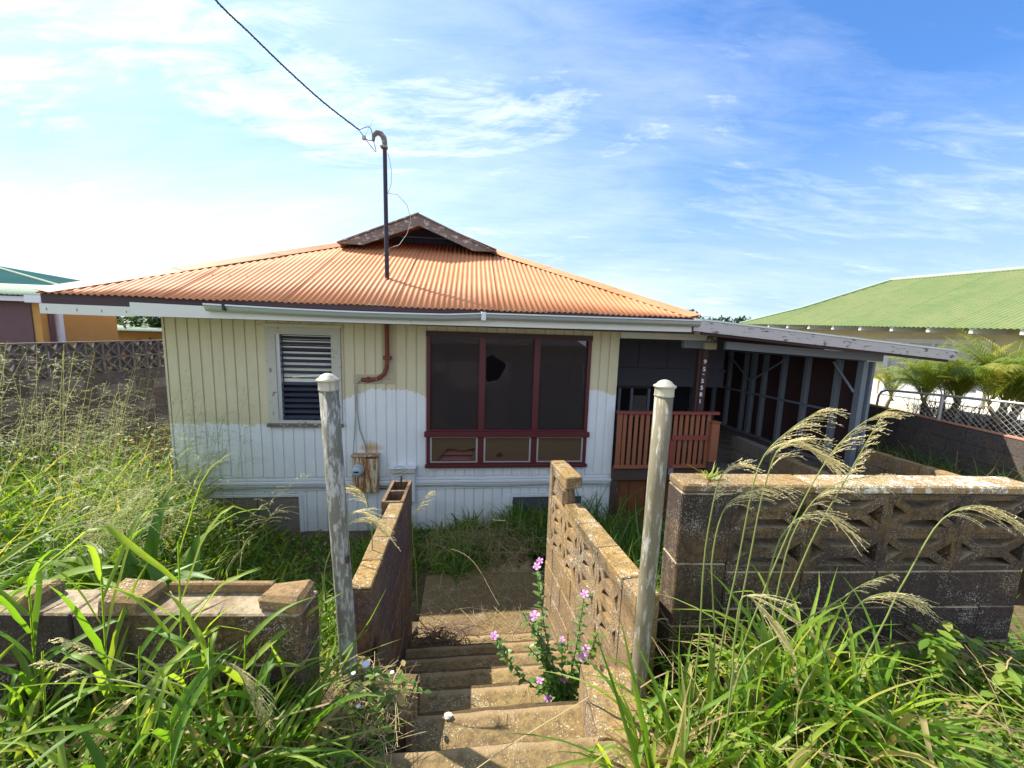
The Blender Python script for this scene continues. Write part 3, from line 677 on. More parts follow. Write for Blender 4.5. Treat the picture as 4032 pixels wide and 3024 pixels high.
# small jalousie window
w1 = MB(FH).prism([(SW[0], SW[2]), (SW[1], SW[2]), (SW[1], SW[3]), (SW[0], SW[3])], [[(SW[0] + .125, SW[2] + .09), (SW[1] - .125, SW[2] + .09), (SW[1] - .125, SW[3] - .12), (SW[0] + .125, SW[3] - .12)]], -.045, 0.0).build('window', M_oldwhite, hs, label='jalousie window with peeling white frame and a broken slat')
B('sill', M_rake, w1, SW[0] - .02, SW[1] + .02, -.085, -.046, SW[2] - .0, SW[2] + .05, ch=.006)
B('drip_board', M_siding, w1, SW[0] - .03, SW[1] + .03, -.06, -.0455, SW[3] - .015, SW[3] + .022, ch=.003)
a0, a1, b0, b1 = SW[0] + .125, SW[1] - .125, SW[2] + .09, SW[3] - .12
B('window_back', M_dark, w1, a0 - .05, a1 + .05, .12, .13, b0 - .05, b1 + .05)
for i in range(15):
    zc = b0 + (b1 - b0) * (i + .5) / 15
    fr = lambda x, y, z, zc=zc: FH(x, .01 + y * math.cos(.45) - z * math.sin(.45), zc + y * math.sin(.45) + z * math.cos(.45))
    if i == 7:
        MB(lambda x, y, z, zc=zc: FH(x, -.02 + y, zc + z + (x - a0) * .08)).box(a0 + .2, a1 - .06, -.004, .004, -.012, .012).build('slat', M_blind, w1, label='loose white slat hanging at a tilt')
    else: MB(fr).box(a0 + .05, a1, -.036, .036, -.003, .003).build('slat', M_louver, w1)
B('jamb_channel', M_alu, w1, a0, a0 + .05, -.03, .03, b0, b1)
for i in range(9):
    B('blind_slat', M_blind, w1, a0 + .055, a1 - .002, .045, .048, b1 - .075 * (i + 1) + .006, b1 - .075 * i - .01)
# picture window
pz = .055; zm = (PW[2] + PW[3]) / 2
cols = [PW[0] + .005, -.445, .355, PW[1] - .005]
holes = []
for i in range(3): holes.append([(cols[i] + .045, pz + .06), (cols[i + 1] - .045, pz + .06), (cols[i + 1] - .045, PW[3] - .075), (cols[i] + .045, PW[3] - .075)])
for i in range(3): holes.append([(cols[i] + .045, PW[2] + .05), (cols[i + 1] - .045, PW[2] + .05), (cols[i + 1] - .045, pz - .05), (cols[i] + .045, pz - .05)])
w2 = MB(FH).prism([(PW[0], PW[2]), (PW[1], PW[2]), (PW[1], PW[3]), (PW[0], PW[3])], holes, -.05, .0).build('window', M_red, hs, label='wide maroon framed window of three screened panes over three torn jalousies')
B('mid_rail', M_red, w2, PW[0] - .03, PW[1] + .03, -.10, -.051, pz - .045, pz + .035, ch=.006)
B('sill', M_red, w2, PW[0] - .02, PW[1] + .02, -.095, -.051, PW[2] - .02, PW[2] + .03, ch=.006)
B('head_trim', M_darkwood, w2, PW[0] - .01, PW[1] + .01, -.060, -.051, PW[3] - .07, PW[3] + .004, ch=.003)
for i in range(3):
    x0, x1 = cols[i] + .045, cols[i + 1] - .045
    z0, z1 = pz + .061, PW[3] - .076
    hole = []
    if i == 1:
        for k in range(20):
            a = k / 20 * 2 * math.pi; rr = 1 + .10 * math.sin(3 * a + 1) + .07 * math.sin(5 * a) + .04 * math.sin(9 * a)
            hole.append((max(x0 + .012, x0 + .11 + .165 * rr * math.cos(a)), 1.02 + .19 * rr * math.sin(a)))
    MB(FH).prism([(x0 - .008, z0 - .008), (x1 + .008, z0 - .008), (x1 + .008, z1 + .006), (x0 - .008, z1 + .006)], [hole] if hole else [], .012, .018).build('glass_pane', M_glass, w2)
    poly = [(x0 + .001, z0), (x1 - .001, z0), (x1 - .001, z1), (x0 + .001, z1)]
    if i == 2: poly = [(x0 + .001, z0), (x1 - .001, z0), (x1 - .001, z1 - .12), (x1 - .05, z1 - .07), (x1 - .16, z1), (x0 + .001, z1)]
    MB(FH).prism(poly, [hole] if hole else [], -.024, -.022).build('screen', M_screen, w2)
    # lower jalousie
    f = MB(FH).prism([(x0, PW[2] + .051), (x1, PW[2] + .051), (x1, pz - .051), (x0, pz - .051)], [[(x0 + .025, PW[2] + .068), (x1 - .025, PW[2] + .068), (x1 - .025, pz - .066), (x0 + .025, pz - .066)]], -.045, -.02).build('jalousie_frame', M_alu, w2)
    l0, l1, m0, m1 = x0 + .026, x1 - .026, PW[2] + .069, pz - .067
    for k in range(4):
        zc = m0 + (m1 - m0) * (k + .5) / 4
        MB(lambda x, y, z, zc=zc: FH(x, .02 + y * math.cos(.9) - z * math.sin(.9), zc + y * math.sin(.9) + z * math.cos(.9))).box(l0, l1, -.055, .055, -.003, .003).build('jalousie_slat', M_redslat, f)
    hol = []
    if i == 0: hol = [[(l0 + .09, m0 + .008), (l1 - .10, m0 + .006), (l1 - .03, m0 + .12), (l1 - .012, m0 + .20), (l1 - .15, m0 + .17), (l1 - .24, m0 + .165), (l1 - .33, m0 + .19), (l0 + .22, m0 + .19), (l0 + .12, m0 + .07)]]
    if i == 1: hol = [[(l0 + .16, m0 + .06), (l0 + .25, m0 + .04), (l0 + .26, m0 + .11), (l0 + .22, m0 + .135), (l0 + .17, m0 + .10)]]
    MB(FH).prism([(l0, m0), (l1, m0), (l1, m1), (l0, m1)], hol, -.038, -.036).build('torn_screen', M_tanscr, f)

# ---- roof
MS = .47; EZ = 1.82; ET = -.75; EL, ER = -5.38, 2.37; GT = 1.80      # gable face at t
def rz(t_): return EZ + MS * (t_ - ET)
mid = (EL + ER) / 2 - .03; half = (ER - EL) / 2
pitch_w = .0705; amp = .0085
sheets = int(round((ER - EL) / (pitch_w * 9)))
for k in range(sheets + 1):
    x0 = EL + k * pitch_w * 9; x1 = min(ER, x0 + pitch_w * 9 + .02)
    if x1 - x0 < .05: continue
    n = max(2, int((x1 - x0) / pitch_w * 8)); vs = []; fs = []; lift = .006 * (k % 2) + random.uniform(0, .003); rot = random.uniform(-.004, .004)
    for i in range(n + 1):
        x = x0 + (x1 - x0) * i / n; tend = min(ET + (x - EL) + .0, ET + (ER - x), GT + .42)
        z_ = amp * math.cos(2 * math.pi * x / pitch_w) + lift
        t_s = ET - .01 + .008 * math.sin(x * 2.1) ; tend = max(tend, t_s + .005)
        for q_ in (0, .33, .66, 1):
            tq = t_s + (tend - t_s) * q_; vs.append((x + rot * tq, tq, rz(tq) + z_))
    for i in range(n):
        for q_ in range(3): a = i * 4 + q_; fs.append((a, a + 4, a + 5, a + 1))
    mb = MB(FH); mb.add(vs, fs, True); o = mb.build('roof_sheet', M_roof, hs)
    sol = o.modifiers.new('t', 'SOLIDIFY'); sol.thickness = .0025
# nails rows
mb = MB(FH)
for tt in (ET + .06, ET + .75, ET + 1.5, ET + 2.2):
    x = EL + .3
    while x < ER:
        xr_ = round(x / pitch_w) * pitch_w
        if min(xr_ - EL, ER - xr_) > tt - ET + .1: mb.lathe([(.008, 0), (.006, .005), (.002, .007)], (xr_, tt, rz(tt) + amp + .003), 6)
        x += pitch_w * 3
mb.build('roof_nails', M_hip, hs, kind='stuff')
DEPTH = 8.15
def slope_piece(name, pts, m, par=hs, thick=.01, fr=FH):
    mb = MB(fr); mb.add(pts, [tuple(range(len(pts)))]); o = mb.build(name, m, par); s_ = o.modifiers.new('t', 'SOLIDIFY'); s_.thickness = thick; s_.offset = 0; return o
zr = 3.505; RS = .415
gh = half - (GT - ET)                              # half width at the gable
gz0 = rz(GT); GA = GT - .30                        # rake overhang
slope_piece('left_roof_slope', [(EL, ET, EZ), (EL + (GT - ET), GT, gz0), (mid, GT, zr), (mid, DEPTH, zr), (EL, DEPTH, EZ)][:2] + [(EL + (GT - ET) - .0, GA, gz0), (mid, GA, zr), (mid, DEPTH, zr), (EL, DEPTH, EZ)], M_roof)
slope_piece('right_roof_slope', [(ER, ET, EZ), (ER - (GT - ET), GT, gz0), (ER - (GT - ET), GA, gz0), (mid, GA, zr), (mid, DEPTH, zr), (ER, DEPTH, EZ)], M_roof)
slope_piece('soffit', [(EL + .05, ET + .06, 1.655), (ER - .05, ET + .06, 1.655), (ER - .05, .0, 1.655), (EL + .05, .0, 1.655)], M_fascia)
slope_piece('soffit', [(EL + .05, 0.0, 1.650), (-4.64, 0.0, 1.650), (-4.64, DEPTH, 1.650), (EL + .05, DEPTH, 1.650)], M_fascia)
# hip flashings
def hipcap(sx, sgn):
    Lh = GT - ET - .02; N = 3
    for k in range(N):
        a0, a1 = -.02 + Lh * k / N, Lh * (k + 1) / N + .03; lf = .008 + .004 * k
        def P_(a, u, dz): return (sx + sgn * (a + u * .0), ET + a, 0)
        vs = []
        for a in (a0, a1):
            ex = sx + sgn * a; et = ET + a; ez = EZ + MS * a
            vs += [(ex + sgn * .17, et, ez + amp + lf), (ex, et - .0, ez + .045 + lf), (ex - sgn * .0, et + .17, ez + amp + lf)]
            # front wing lies on front slope (towards the middle), side wing on side slope
        mb = MB(FH); mb.add(vs, [(0, 3, 4, 1), (1, 4, 5, 2)]); o = mb.build('hip_flashing', M_hip, hs); s_ = o.modifiers.new('t', 'SOLIDIFY'); s_.thickness = .003
hipcap(EL, 1); hipcap(ER, -1)
# small gable: rake boards, recessed dark back
for sgn in (-1, 1):
    x_end = mid + sgn * 1.33; bw = .185
    vs = []
    for y in (GA - .03, GA):
        vs += [(mid, y, zr + .02), (x_end, y, zr + .02 - RS * 1.33), (x_end - sgn * .38, y, zr + .02 - RS * .95 - bw + .02), (mid, y, zr + .02 - bw)]
    mb = MB(FH); mb.add(vs, [(0, 1, 2, 3), (7, 6, 5, 4), (0, 4, 5, 1), (1, 5, 6, 2), (2, 6, 7, 3), (3, 7, 4, 0)]); mb.build('rake_board', M_rake, hs)
    mb = MB(FH)
    mb.add([(mid, GA - .06, zr + .028), (mid + sgn * 1.36, GA - .06, zr + .028 - RS * 1.36), (mid + sgn * 1.36, GT + .5, zr + .028 - RS * 1.36), (mid, GT + .5, zr + .028)], [(0, 1, 2, 3)])
    o = mb.build('rake_cap', M_rake, hs); s_ = o.modifiers.new('t', 'SOLIDIFY'); s_.thickness = .02
MB(FH).prism([(mid - gh + .1, rz(GT)), (mid + gh - .1, rz(GT)), (mid, zr - .02)], [], GT + .36, GT + .40).build('gable_vent', M_navy, hs)
MB(FH).box(mid - .45, mid + .5, GT + .345, GT + .357, rz(GT) + .27, rz(GT) + .285).build('vent_slat', M_stud, hs)
# eave boards
B('eave_board', M_darkwood, hs, EL + .02, ER - .02, ET + .025, ET + .055, 1.60, 1.828)
def para(name, m, x0, x1, za0, za1, zb0, zb1, y0, y1, par=hs, fr=FH):
    mb = MB(fr); mb.add([(x0, y0, za0), (x1, y0, zb0), (x0, y1, za0), (x1, y1, zb0), (x0, y0, za1), (x1, y0, zb1), (x0, y1, za1), (x1, y1, zb1)],
                        [(0, 2, 3, 1), (4, 5, 7, 6), (0, 1, 5, 4), (2, 6, 7, 3), (0, 4, 6, 2), (1, 3, 7, 5)]); return mb.build(name, m, par)
para('fascia_board', M_fascia, EL + .015, -4.42, 1.595, 1.705, 1.59, 1.70, ET + .004, ET + .024)
para('fascia_board', M_fascia, -4.44, -1.35, 1.60, 1.752, 1.608, 1.70, ET - .018, ET + .003)
para('fascia_board', M_fascia, -1.345, 2.28, 1.610, 1.70, 1.63, 1.70, ET - .016, ET + .005)
for x in (-5.3, -5.0, -4.75, -4.5): MB(FH).box(x, x + .008, ET + .0015, ET + .003, 1.63, 1.66).build('nail_stain', M_rake, hs)
# gutter (two lengths, the left one sags to the right)
gu = thing('gutter', 'bent aluminium gutter along the front eave above the windows', 'gutter', H(-.7, ET, 1.7))
def gut(x0, x1, fz, name='gutter_length'):
    n = 14; vs = []; fs = []; prof = [(0, .0), (-.0, -.078), (-.045, -.082), (-.07, -.055), (-.085, -.02), (-.098, -.012), (-.098, .004), (-.088, .004), (-.088, -.004), (-.078, -.012), (-.062, -.05), (-.042, -.072), (-.008, -.070), (-.008, .0)]
    for i in range(n + 1):
        x = x0 + (x1 - x0) * i / n
        for a, b_ in prof: vs.append((x, ET - .02 + a, fz(x) + b_))
    K = len(prof)
    for i in range(n):
        for k in range(K): k2 = (k + 1) % K; fs.append((i * K + k, i * K + k2, (i + 1) * K + k2, (i + 1) * K + k))
    fs += [tuple(range(K)), tuple(n * K + k for k in range(K))]
    mb = MB(FH); mb.add(vs, fs); return mb.build(name, M_gutter, gu)
gut(-3.62, -.47, lambda x: 1.762 - .020 * math.sin((x + 3.62) / 3.15 * math.pi * 1.0) - .012 * (x + 3.62) / 3.15 + (.022 * max(0, (x + .9) / .43) if x > -.9 else 0))
gut(-.465, 2.36, lambda x: 1.772 + .004 * (x + .4))
MB(FH).box(-.50, -.44, ET - .122, ET - .02, 1.68, 1.785, .004).build('gutter_joint', M_gutter, gu)
B('gutter_strap', M_pipe, gu, -3.42, -3.39, ET - .122, ET - .020, 1.69, 1.768)

# ---- service mast, conduit, meter
ms = thing('service_mast', 'dark steel service mast rising through the orange roof with a curved weatherhead', 'mast', H(-1.83, .17, 2.2))
MB(FH).tube([(-1.815, .17, 2.15), (-1.822, .17, 3.0), (-1.83, .17, 4.02)], [.031, .029, .028], 14).build('pipe', M_pipe, ms)
MB(FH).lathe([(.075, 0), (.06, .02), (.045, .05), (.036, .06)], (-1.815, .17, 2.20), 16).build('flashing', M_rust, ms)
wh = [(-1.83, .17, 3.99), (-1.83, .17, 4.06), (-1.84, .165, 4.12), (-1.875, .16, 4.165), (-1.93, .15, 4.17), (-1.97, .145, 4.12), (-1.975, .14, 4.06)]
MB(FH).tube(wh, [.034, .036, .038, .038, .034, .027, .022], 12).build('weatherhead', M_rake, ms)
MB(FH).box(-1.885, -1.79, .13, .21, 3.985, 4.02, .01).build('collar', M_galv, ms)
for pts in ([(-1.79, .16, 3.93), (-1.765, .16, 3.85), (-1.74, .15, 3.70), (-1.745, .15, 3.52), (-1.79, .16, 3.41)],
            [(-1.79, .16, 3.405), (-1.66, .14, 3.39), (-1.53, .14, 3.26), (-1.475, .14, 3.07), (-1.53, .14, 2.88), (-1.64, .14, 2.72), (-1.76, .15, 2.68), (-1.86, .15, 2.58), (-1.90, .15, 2.55)]):
    MB(FH).tube(pts, .004, 5, False).build('loose_wire', M_wire, ms)
cb = thing('service_cable', 'twisted dark service cable sagging from upper left down to the mast', 'cable', (-2.2, 5.6, 4.2))
CP = [(-2.182, 5.6, 4.208), (-2.5, 5.3, 4.369), (-2.788, 5.0, 4.561), (-3.02, 4.7, 4.735), (-3.19, 4.4, 4.86), (-3.36, 3.9, 5.12), (-3.55, 3.0, 5.60), (-3.8, 1.0, 6.9), (-4.0, -1.5, 8.6)]
def spline(pts, n):
    P_ = [Vector(p) for p in pts]; P_ = [P_[0] * 2 - P_[1]] + P_ + [P_[-1] * 2 - P_[-2]]; out_ = []
    for i in range(1, len(P_) - 2):
        for k in range(n):
            u = k / n; a, b_, c, d = P_[i - 1:i + 3]
            out_.append(.5 * ((2 * b_) + (c - a) * u + (2 * a - 5 * b_ + 4 * c - d) * u * u + (3 * b_ - a - 3 * c + d) * u ** 3))
    return out_ + [P_[-2]]
cp = spline(CP, 30)
for ph, r_ in ((0, .0055), (2.1, .0055), (4.2, .004)):
    pts = []
    for i, p in enumerate(cp):
        a = ph + i * .9; pts.append((p.x + .0065 * math.cos(a), p.y, p.z + .0065 * math.sin(a)))
    MB().tube(pts, r_, 6).build('strand', M_cable, cb)
WHp = H(-1.97, .14, 4.06)
for k, off in enumerate(((.05, .10), (.0, -.05), (.12, -.20))):
    a = Vector(CP[0]); b_ = WHp; mpt = (a + b_) / 2 + Vector((off[0], 0, off[1]))
    MB().tube(spline([a, mpt, b_], 8), .005, 6).build('lead_wire', M_cable, cb)
MB().box(-2.14, -2.09, 5.58, 5.62, 4.08, 4.14, .008).build('insulator', M_cap, cb)
MB().tube([(-2.10, 5.6, 4.14), (-1.99, 5.62, 4.36)], .003, 5).build('tie_wire', M_wire, cb)
cd = thing('wall_conduit', 'rusted service conduit bending left on its backing board between the windows', 'conduit', H(-1.75, -.03, 1.0))
B('backing_board', M_tanpost, cd, -1.86, -1.69, -.032, -.021, .77, 1.66, ch=.003); B('backing_board', M_tanpost, cd, -2.25, -1.863, -.032, -.021, .77, .90, ch=.003)
MB(FH).tube([(-1.78, -.07, 1.66), (-1.78, -.07, 1.15), (-1.785, -.07, 1.02), (-1.82, -.07, .92), (-1.90, -.07, .855), (-2.0, -.07, .83), (-2.13, -.07, .83)], .028, 12).build('pipe', M_rust, cd)
for a in ((-1.81, -1.74, 1.12, 1.17),): MB(FH).box(a[0] - .02, a[1] + .02, -.10, -.033, a[2], a[3], .006).build('strap', M_rust, cd)
MB(FH).box(-2.06, -2.02, -.10, -.033, .79, .87, .006).build('strap', M_rust, cd)
MB(FH).tube([(-2.13, -.07, .83), (-2.17, -.07, .81), (-2.20, -.06, .74), (-2.205, -.05, .4), (-2.17, -.05, .1), (-2.10, -.05, -.12), (-2.09, -.05, -.22)], .009, 6).build('cable', M_wire, cd)
MB(FH).tube([(-2.15, -.06, .82), (-2.215, -.05, .72), (-2.23, -.045, .3), (-2.26, -.045, -.1), (-2.27, -.045, -.24)], .006, 6).build('cable', M_wire, cd)
mt = thing('meter_box', 'rusted electric meter box with round glass meter on the white wall', 'meter box', H(-2.08, -.1, -.5))
B('box', M_rustbox, mt, -2.265, -2.085, -.13, -.021, -.80, -.27, ch=.006); B('door', M_rustbox, mt, -2.083, -1.91, -.14, -.021, -.80, -.30, ch=.008)
B('lid', M_rustbox, mt, -2.275, -1.90, -.15, -.021, -.268, -.24, ch=.005); B('mount_board', M_rake, mt, -2.45, -1.42, -.036, -.0215 - .0435 + .03, -.80, -.66)
fr = lambda x, y, z: FH(-2.185 + x, -.131 - z, -.46 + y)
MB(fr).lathe([(.085, 0), (.085, .02), (.075, .03), (.072, .075), (.06, .095), (.02, .10)], seg=24).build('meter', M_mglass, mt)
MB(fr).box(-.035, .035, -.008, .012, .099, .103).build('meter_display', M_dark, mt)
bx = thing('junction_box', 'flat white metal box with a peeling wooden top beside the meter box', 'box', H(-1.56, -.1, -.7))
B('box', M_whbox, bx, -1.735, -1.395, -.11, -.021, -.97, -.515, ch=.006); B('top_board', M_oldwhite, bx, -1.745, -1.385, -.15, -.021, -.512, -.45, ch=.005); B('lid', M_white, bx, -1.755, -1.375, -.16, -.021, -.448, -.43, ch=.004)

# ------------------------------------------------------------------ porch
pr = thing('porch', 'shaded porch at the right of the house with panelled back wall and red brown post', 'porch', H(2.3, .5, -.6))
B('porch_floor', M_porchfloor, pr, 1.60, 3.25, .0, 2.1, -.60, -.50); B('porch_beam', M_porchfloor, pr, 1.60, 3.28, -.09, -.002, -.68, -.50, ch=.006)
for i in range(6): B('skirt_board', M_lattice, pr, 1.66 + .27 * i, 1.66 + .27 * i + .26, .0, .02, -1.62, -.682)
for x in (1.60, 2.4, 3.15): B('porch_pier', M_porchfloor, pr, x, x + .09, -.08, -.002, -1.6, -.682)
B('header_beam', M_fascia, pr, 1.60, 3.02, -.06, .02, 1.52, 1.655, ch=.006); B('header_strip', M_stud, pr, 2.62, 3.1, -.03, .05, 1.40, 1.515, ch=.005)
B('corbel', M_tanpost, pr, 2.93, 3.13, -.09, .05, 1.39, 1.50, ch=.012); B('corbel', M_rake, pr, 2.96, 3.11, -.11, -.062, 1.505, 1.60, ch=.012)
post = MB(FH).box(2.93, 3.03, -.05, .05, -.5, 1.39, .006).build('porch_post', M_ply, pr)
B('post_trim', M_ply, post, 2.885, 2.928, -.03, .05, -.5, 1.39)
for i, ch_ in enumerate('95-5581'):
    cu = bpy.data.curves.new('digit', 'FONT'); cu.body = ch_; cu.size = .105; cu.extrude = .003; cu.align_x = 'CENTER'; cu.offset = .0015
    tmp = bpy.data.objects.new('tmp', cu); C.objects.link(tmp); dg = bpy.context.evaluated_depsgraph_get()
    me = bpy.data.meshes.new_from_object(tmp.evaluated_get(dg)); bpy.data.objects.remove(tmp); me.materials.append(M_num)
    o = link('digit', me, post); o.rotation_euler = (R(90), 0, YAW)
    zt = [1.17, 1.055, .985, .87, .765, .66, .55][i]
    o.location = H(2.978 - .004 * i, -.054, zt) - parent_world(post)
    o.scale = (.92, .85, 1)
# back wall of the porch: panels above, dark doorways below
YB = 1.9
for i in range(4):
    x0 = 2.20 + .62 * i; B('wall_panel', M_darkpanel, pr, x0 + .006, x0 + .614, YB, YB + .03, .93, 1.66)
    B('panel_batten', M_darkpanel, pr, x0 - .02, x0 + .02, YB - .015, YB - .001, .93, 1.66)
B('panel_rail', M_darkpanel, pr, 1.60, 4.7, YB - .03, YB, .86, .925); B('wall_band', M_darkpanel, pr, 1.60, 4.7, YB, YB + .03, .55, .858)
B('lower_wall', M_ply, pr, 1.60, 1.72, YB, YB + .03, -.5, .548)
for x in (2.42, 2.68, 3.05): B('door_jamb', M_stud, pr, x, x + .05, YB - .01, YB + .05, -.5, .50)
B('door_head', M_ply, pr, 1.72, 3.1, YB - .01, YB + .05, .50, .548)
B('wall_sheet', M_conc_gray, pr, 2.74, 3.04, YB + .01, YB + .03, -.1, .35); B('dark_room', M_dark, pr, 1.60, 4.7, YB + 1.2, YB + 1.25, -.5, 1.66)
B('white_bucket', M_brightwall, pr, 1.98, 2.15, YB + .04, YB + .2, .93, 1.13); B('side_trim', M_white, pr, 2.165, 2.19, YB - .02, YB, .93, 1.64)
rl = thing('porch_railing', 'orange brown slatted porch railing with a cross rail at its right half', 'railing', H(2.4, -.1, -.45))
B('top_rail', M_porchred, rl, 1.60, 3.24, -.16, -.08, .385, .43, ch=.005); B('bottom_rail', M_porch, rl, 1.60, 3.12, -.135, -.10, -.475, -.42, ch=.004)
for i in range(17):
    x0 = 1.615 + .0905 * i; wv = .056 if i else .075
    if x0 + wv > 3.12: break
    MB(FH).box(x0, x0 + wv, -.125 + random.uniform(-.003, .003), -.105, -.418, .383, .003, .0015).build('slat', M_porch, rl)
B('cross_rail', M_porchred, rl, 2.50, 3.10, -.15, -.128, -.02, .055, ch=.004); B('gate_post', M_porchred, rl, 2.47, 2.545, -.149, -.129, -.46, -.023, ch=.004)
B('newel_post', M_porch, rl, 3.105, 3.235, -.20, -.06, -.36, .26, ch=.01); B('newel_cap', M_porch, rl, 3.095, 3.245, -.21, -.05, .263, .285, ch=.006); B('newel_foot', M_porchfloor, rl, 3.11, 3.20, -.18, -.08, -.60, -.362)
B('bracket', M_stud, rl, 2.47, 2.55, -.165, -.150, -.56, -.465)

# ------------------------------------------------------------------ carport
cp_ = thing('carport', 'open lean-to carport with peeling white fascia and bare studs inside', 'carport', H(4.5, 2, -.46))
SC = 5.42
def cz(s): return 1.80 - (s - 2.3) * .0765      # underside line of the roof
para('fascia_board', M_cpf, 2.30, 6.36, 1.645, 1.79, 1.350, 1.475, -.79, -.755, cp_)
para('drip_edge', M_white, 2.30, 6.37, 1.793, 1.806, 1.478, 1.492, -.80, -.74, cp_)
para('splash_board', M_darkwood, 2.45, 6.30, 1.60, 1.74, 1.32, 1.36, -.74, -.70, cp_)
def wavy(name, par, m, x0, x1, y0, y1, fz, pw, am, fr=FH, along='y'):
    vs = []; fs = []; n = int((x1 - x0) / pw * 5)
    for i in range(n + 1):
        x = x0 + (x1 - x0) * i / n; c = am * math.cos(2 * math.pi * (x - x0) / pw)
        for y in (y0, y1): vs.append((x, y, fz(x, y) + c))
    for i in range(n): a = i * 2; fs.append((a, a + 2, a + 3, a + 1))
    mb = MB(fr); mb.add(vs, fs, True); o = mb.build(name, m, par); s_ = o.modifiers.new('t', 'SOLIDIFY'); s_.thickness = .004; return o
mb = MB(FH); mb.add([(2.35, -.77, cz(2.35) + .005), (6.37, -.77, cz(6.37) + .005), (6.37, 6.2, cz(6.37) + .005), (2.35, 6.2, cz(2.35) + .005)], [(0, 1, 2, 3)]); o = mb.build('roof', M_pale, cp_)
s_ = o.modifiers.new('t', 'SOLIDIFY'); s_.thickness = .012
for i in range(9): para('rafter', M_darkwood, 2.4, 6.3, cz(2.4) - .13, cz(2.4) - .02, cz(6.3) - .11, cz(6.3) - .02, -.35 + .8 * i, -.30 + .8 * i, cp_)
para('header', M_stud, 3.04, 5.62, 1.41, 1.52, 1.285, 1.395, -.42, -.37, cp_)
B('side_plate', M_stud, cp_, SC - .1, SC, -.36, 6.0, 1.285, 1.375)
for k_, tt in enumerate([-.40, -.01, .57, 1.08, 1.55, 1.86, 2.10, 2.62, 3.12, 3.6, 4.1, 4.6, 5.1, 5.6]):
    wv = .10 if k_ in (0, 5) else .075
    B('stud', M_stud, cp_, SC - .09, SC - .005, tt, tt + wv, -.42, 1.283, ch=.004)
B('corner_post', M_stud, cp_, SC + .045, SC + .09, -.42, -.33, -.5, 1.283, ch=.006)
B('girt', M_stud, cp_, SC - .10, SC - .092, -.3, 5.6, .425, .465)
B('bottom_plate', M_stud, cp_, SC - .1, SC, -.3, 5.6, -.46, -.425)
MB(FH).tube([(SC - .11, -.32, .80), (SC - .11, .08, 1.24)], .022, 4, True, False).build('brace', M_stud, cp_)
MB(FH).tube([(SC - .11, 1.86, .72), (SC - .11, 1.0, 1.25)], .024, 4, True, False).build('brace', M_stud, cp_)
MB(FH).tube([(SC - .11, 1.95, .72), (SC - .11, 2.7, 1.25)], .02, 4, True, False).build('brace', M_stud, cp_)
for i in range(12): B('wall_sheet', M_ply, cp_, SC + .001, SC + .015, -.32 + .5 * i, .176 + .5 * i, -.46, 1.37)
B('rear_wall', M_ply, cp_, 1.62, 5.4, 6.1, 6.13, -.5, 1.7); B('carport_floor', M_conc_gray, cp_, 3.27, 5.9, -.9, 6.05, -.56, -.455)
# opening wall at right of carport, thin vent lattice etc. left out

# ------------------------------------------------------------------ right neighbour
GA_ = R(10.6)
FG = Frame((0, 0, 0), GA_)                       # x = lateral, y = depth (both measured from the street)
ng = thing('neighbour_house', 'ivory sided house with green corrugated roof beyond the fence at right', 'house', FG(11, 6, 0))
def ge(d): return 1.86 + .034 * (d - 4.5)
EAV = 8.9; RID = 12.1; GM = .405
W_ = .61
d0 = -1.2; k = 0
while d0 < 10.3:
    d1 = min(d0 + W_, 10.35); n = 8 * 8; vs = []; fs = []; lift = .0015 * (k % 2)
    n = int((d1 - d0) / .076 * 6)
    for i in range(n + 1):
        d = d0 + (d1 - d0) * i / n; top = RID
        if d > 8.75: top = EAV + max(0.02, (10.35 - d) * 1.35) if d > 9.45 else RID - (d - 8.75) * (RID - EAV - 1.21) / .7 * 1.0
        c = .009 * math.cos(2 * math.pi * d / .076) + lift
        for q_ in (0, 1): l = EAV - .02 + (top - EAV + .02) * q_; vs.append((l, d, ge(d) + GM * (l - EAV) + c))
    for i in range(n): a = i * 2; fs.append((a, a + 1, a + 3, a + 2))
    mb = MB(FG); mb.add(vs, fs, True); mb.build('roof_sheet', M_groof, ng); d0 += W_; k += 1
mb = MB(FG); mb.tube([(RID, -1.2, ge(-1.2) + GM * (RID - EAV) + .02), (RID, 8.75, ge(8.75) + GM * (RID - EAV) + .02)], .05, 6); mb.build('ridge_cap', M_pale, ng)
mb = MB(FG); mb.tube([(EAV, 10.37, ge(10.4) + .01), (EAV + 1.21, 9.45, ge(9.4) + GM * 1.21 + .02), ], .035, 6); mb.build('hip_cap', M_pale, ng)
mb = MB(FG); mb.tube([(EAV + 1.21, 9.45, ge(9.4) + GM * 1.21 + .02), (RID, 8.75, ge(8.75) + GM * (RID - EAV) + .02)], .035, 6); mb.build('rake_cap', M_pale, ng)
slope_piece('rear_roof_slope', [(RID, -1.2, 3.0), (RID, 8.75, 3.3), (RID + 3.2, 10.35, 1.95), (RID + 3.2, -1.2, 1.65)], M_groof, ng, .01, FG)
slope_piece('end_roof_slope', [(EAV, 10.35, ge(10.35) - .01), (EAV + 1.2, 9.46, ge(9.46) + GM * 1.2 - .01), (RID, 9.4, 3.0), (RID + 3.2, 10.35, 1.95)], M_groof, ng, .01, FG)
WL = 9.75
for i in range(-3, 16):
    d = 4.5 + .6 * i * 1.0 - .0; 
    if d > 10.2: break
    MB(FG).box(EAV + .02, WL, d, d + .05, ge(d) - .095, ge(d) - .012).build('rafter_tail', M_white, ng)
wins = [(5.35, 6.85, .55, 1.60), (3.2, 4.35, .55, 1.60), (8.1, 9.5, 1.0, 1.65)]
zb_ = .74; z = zb_; i = 0
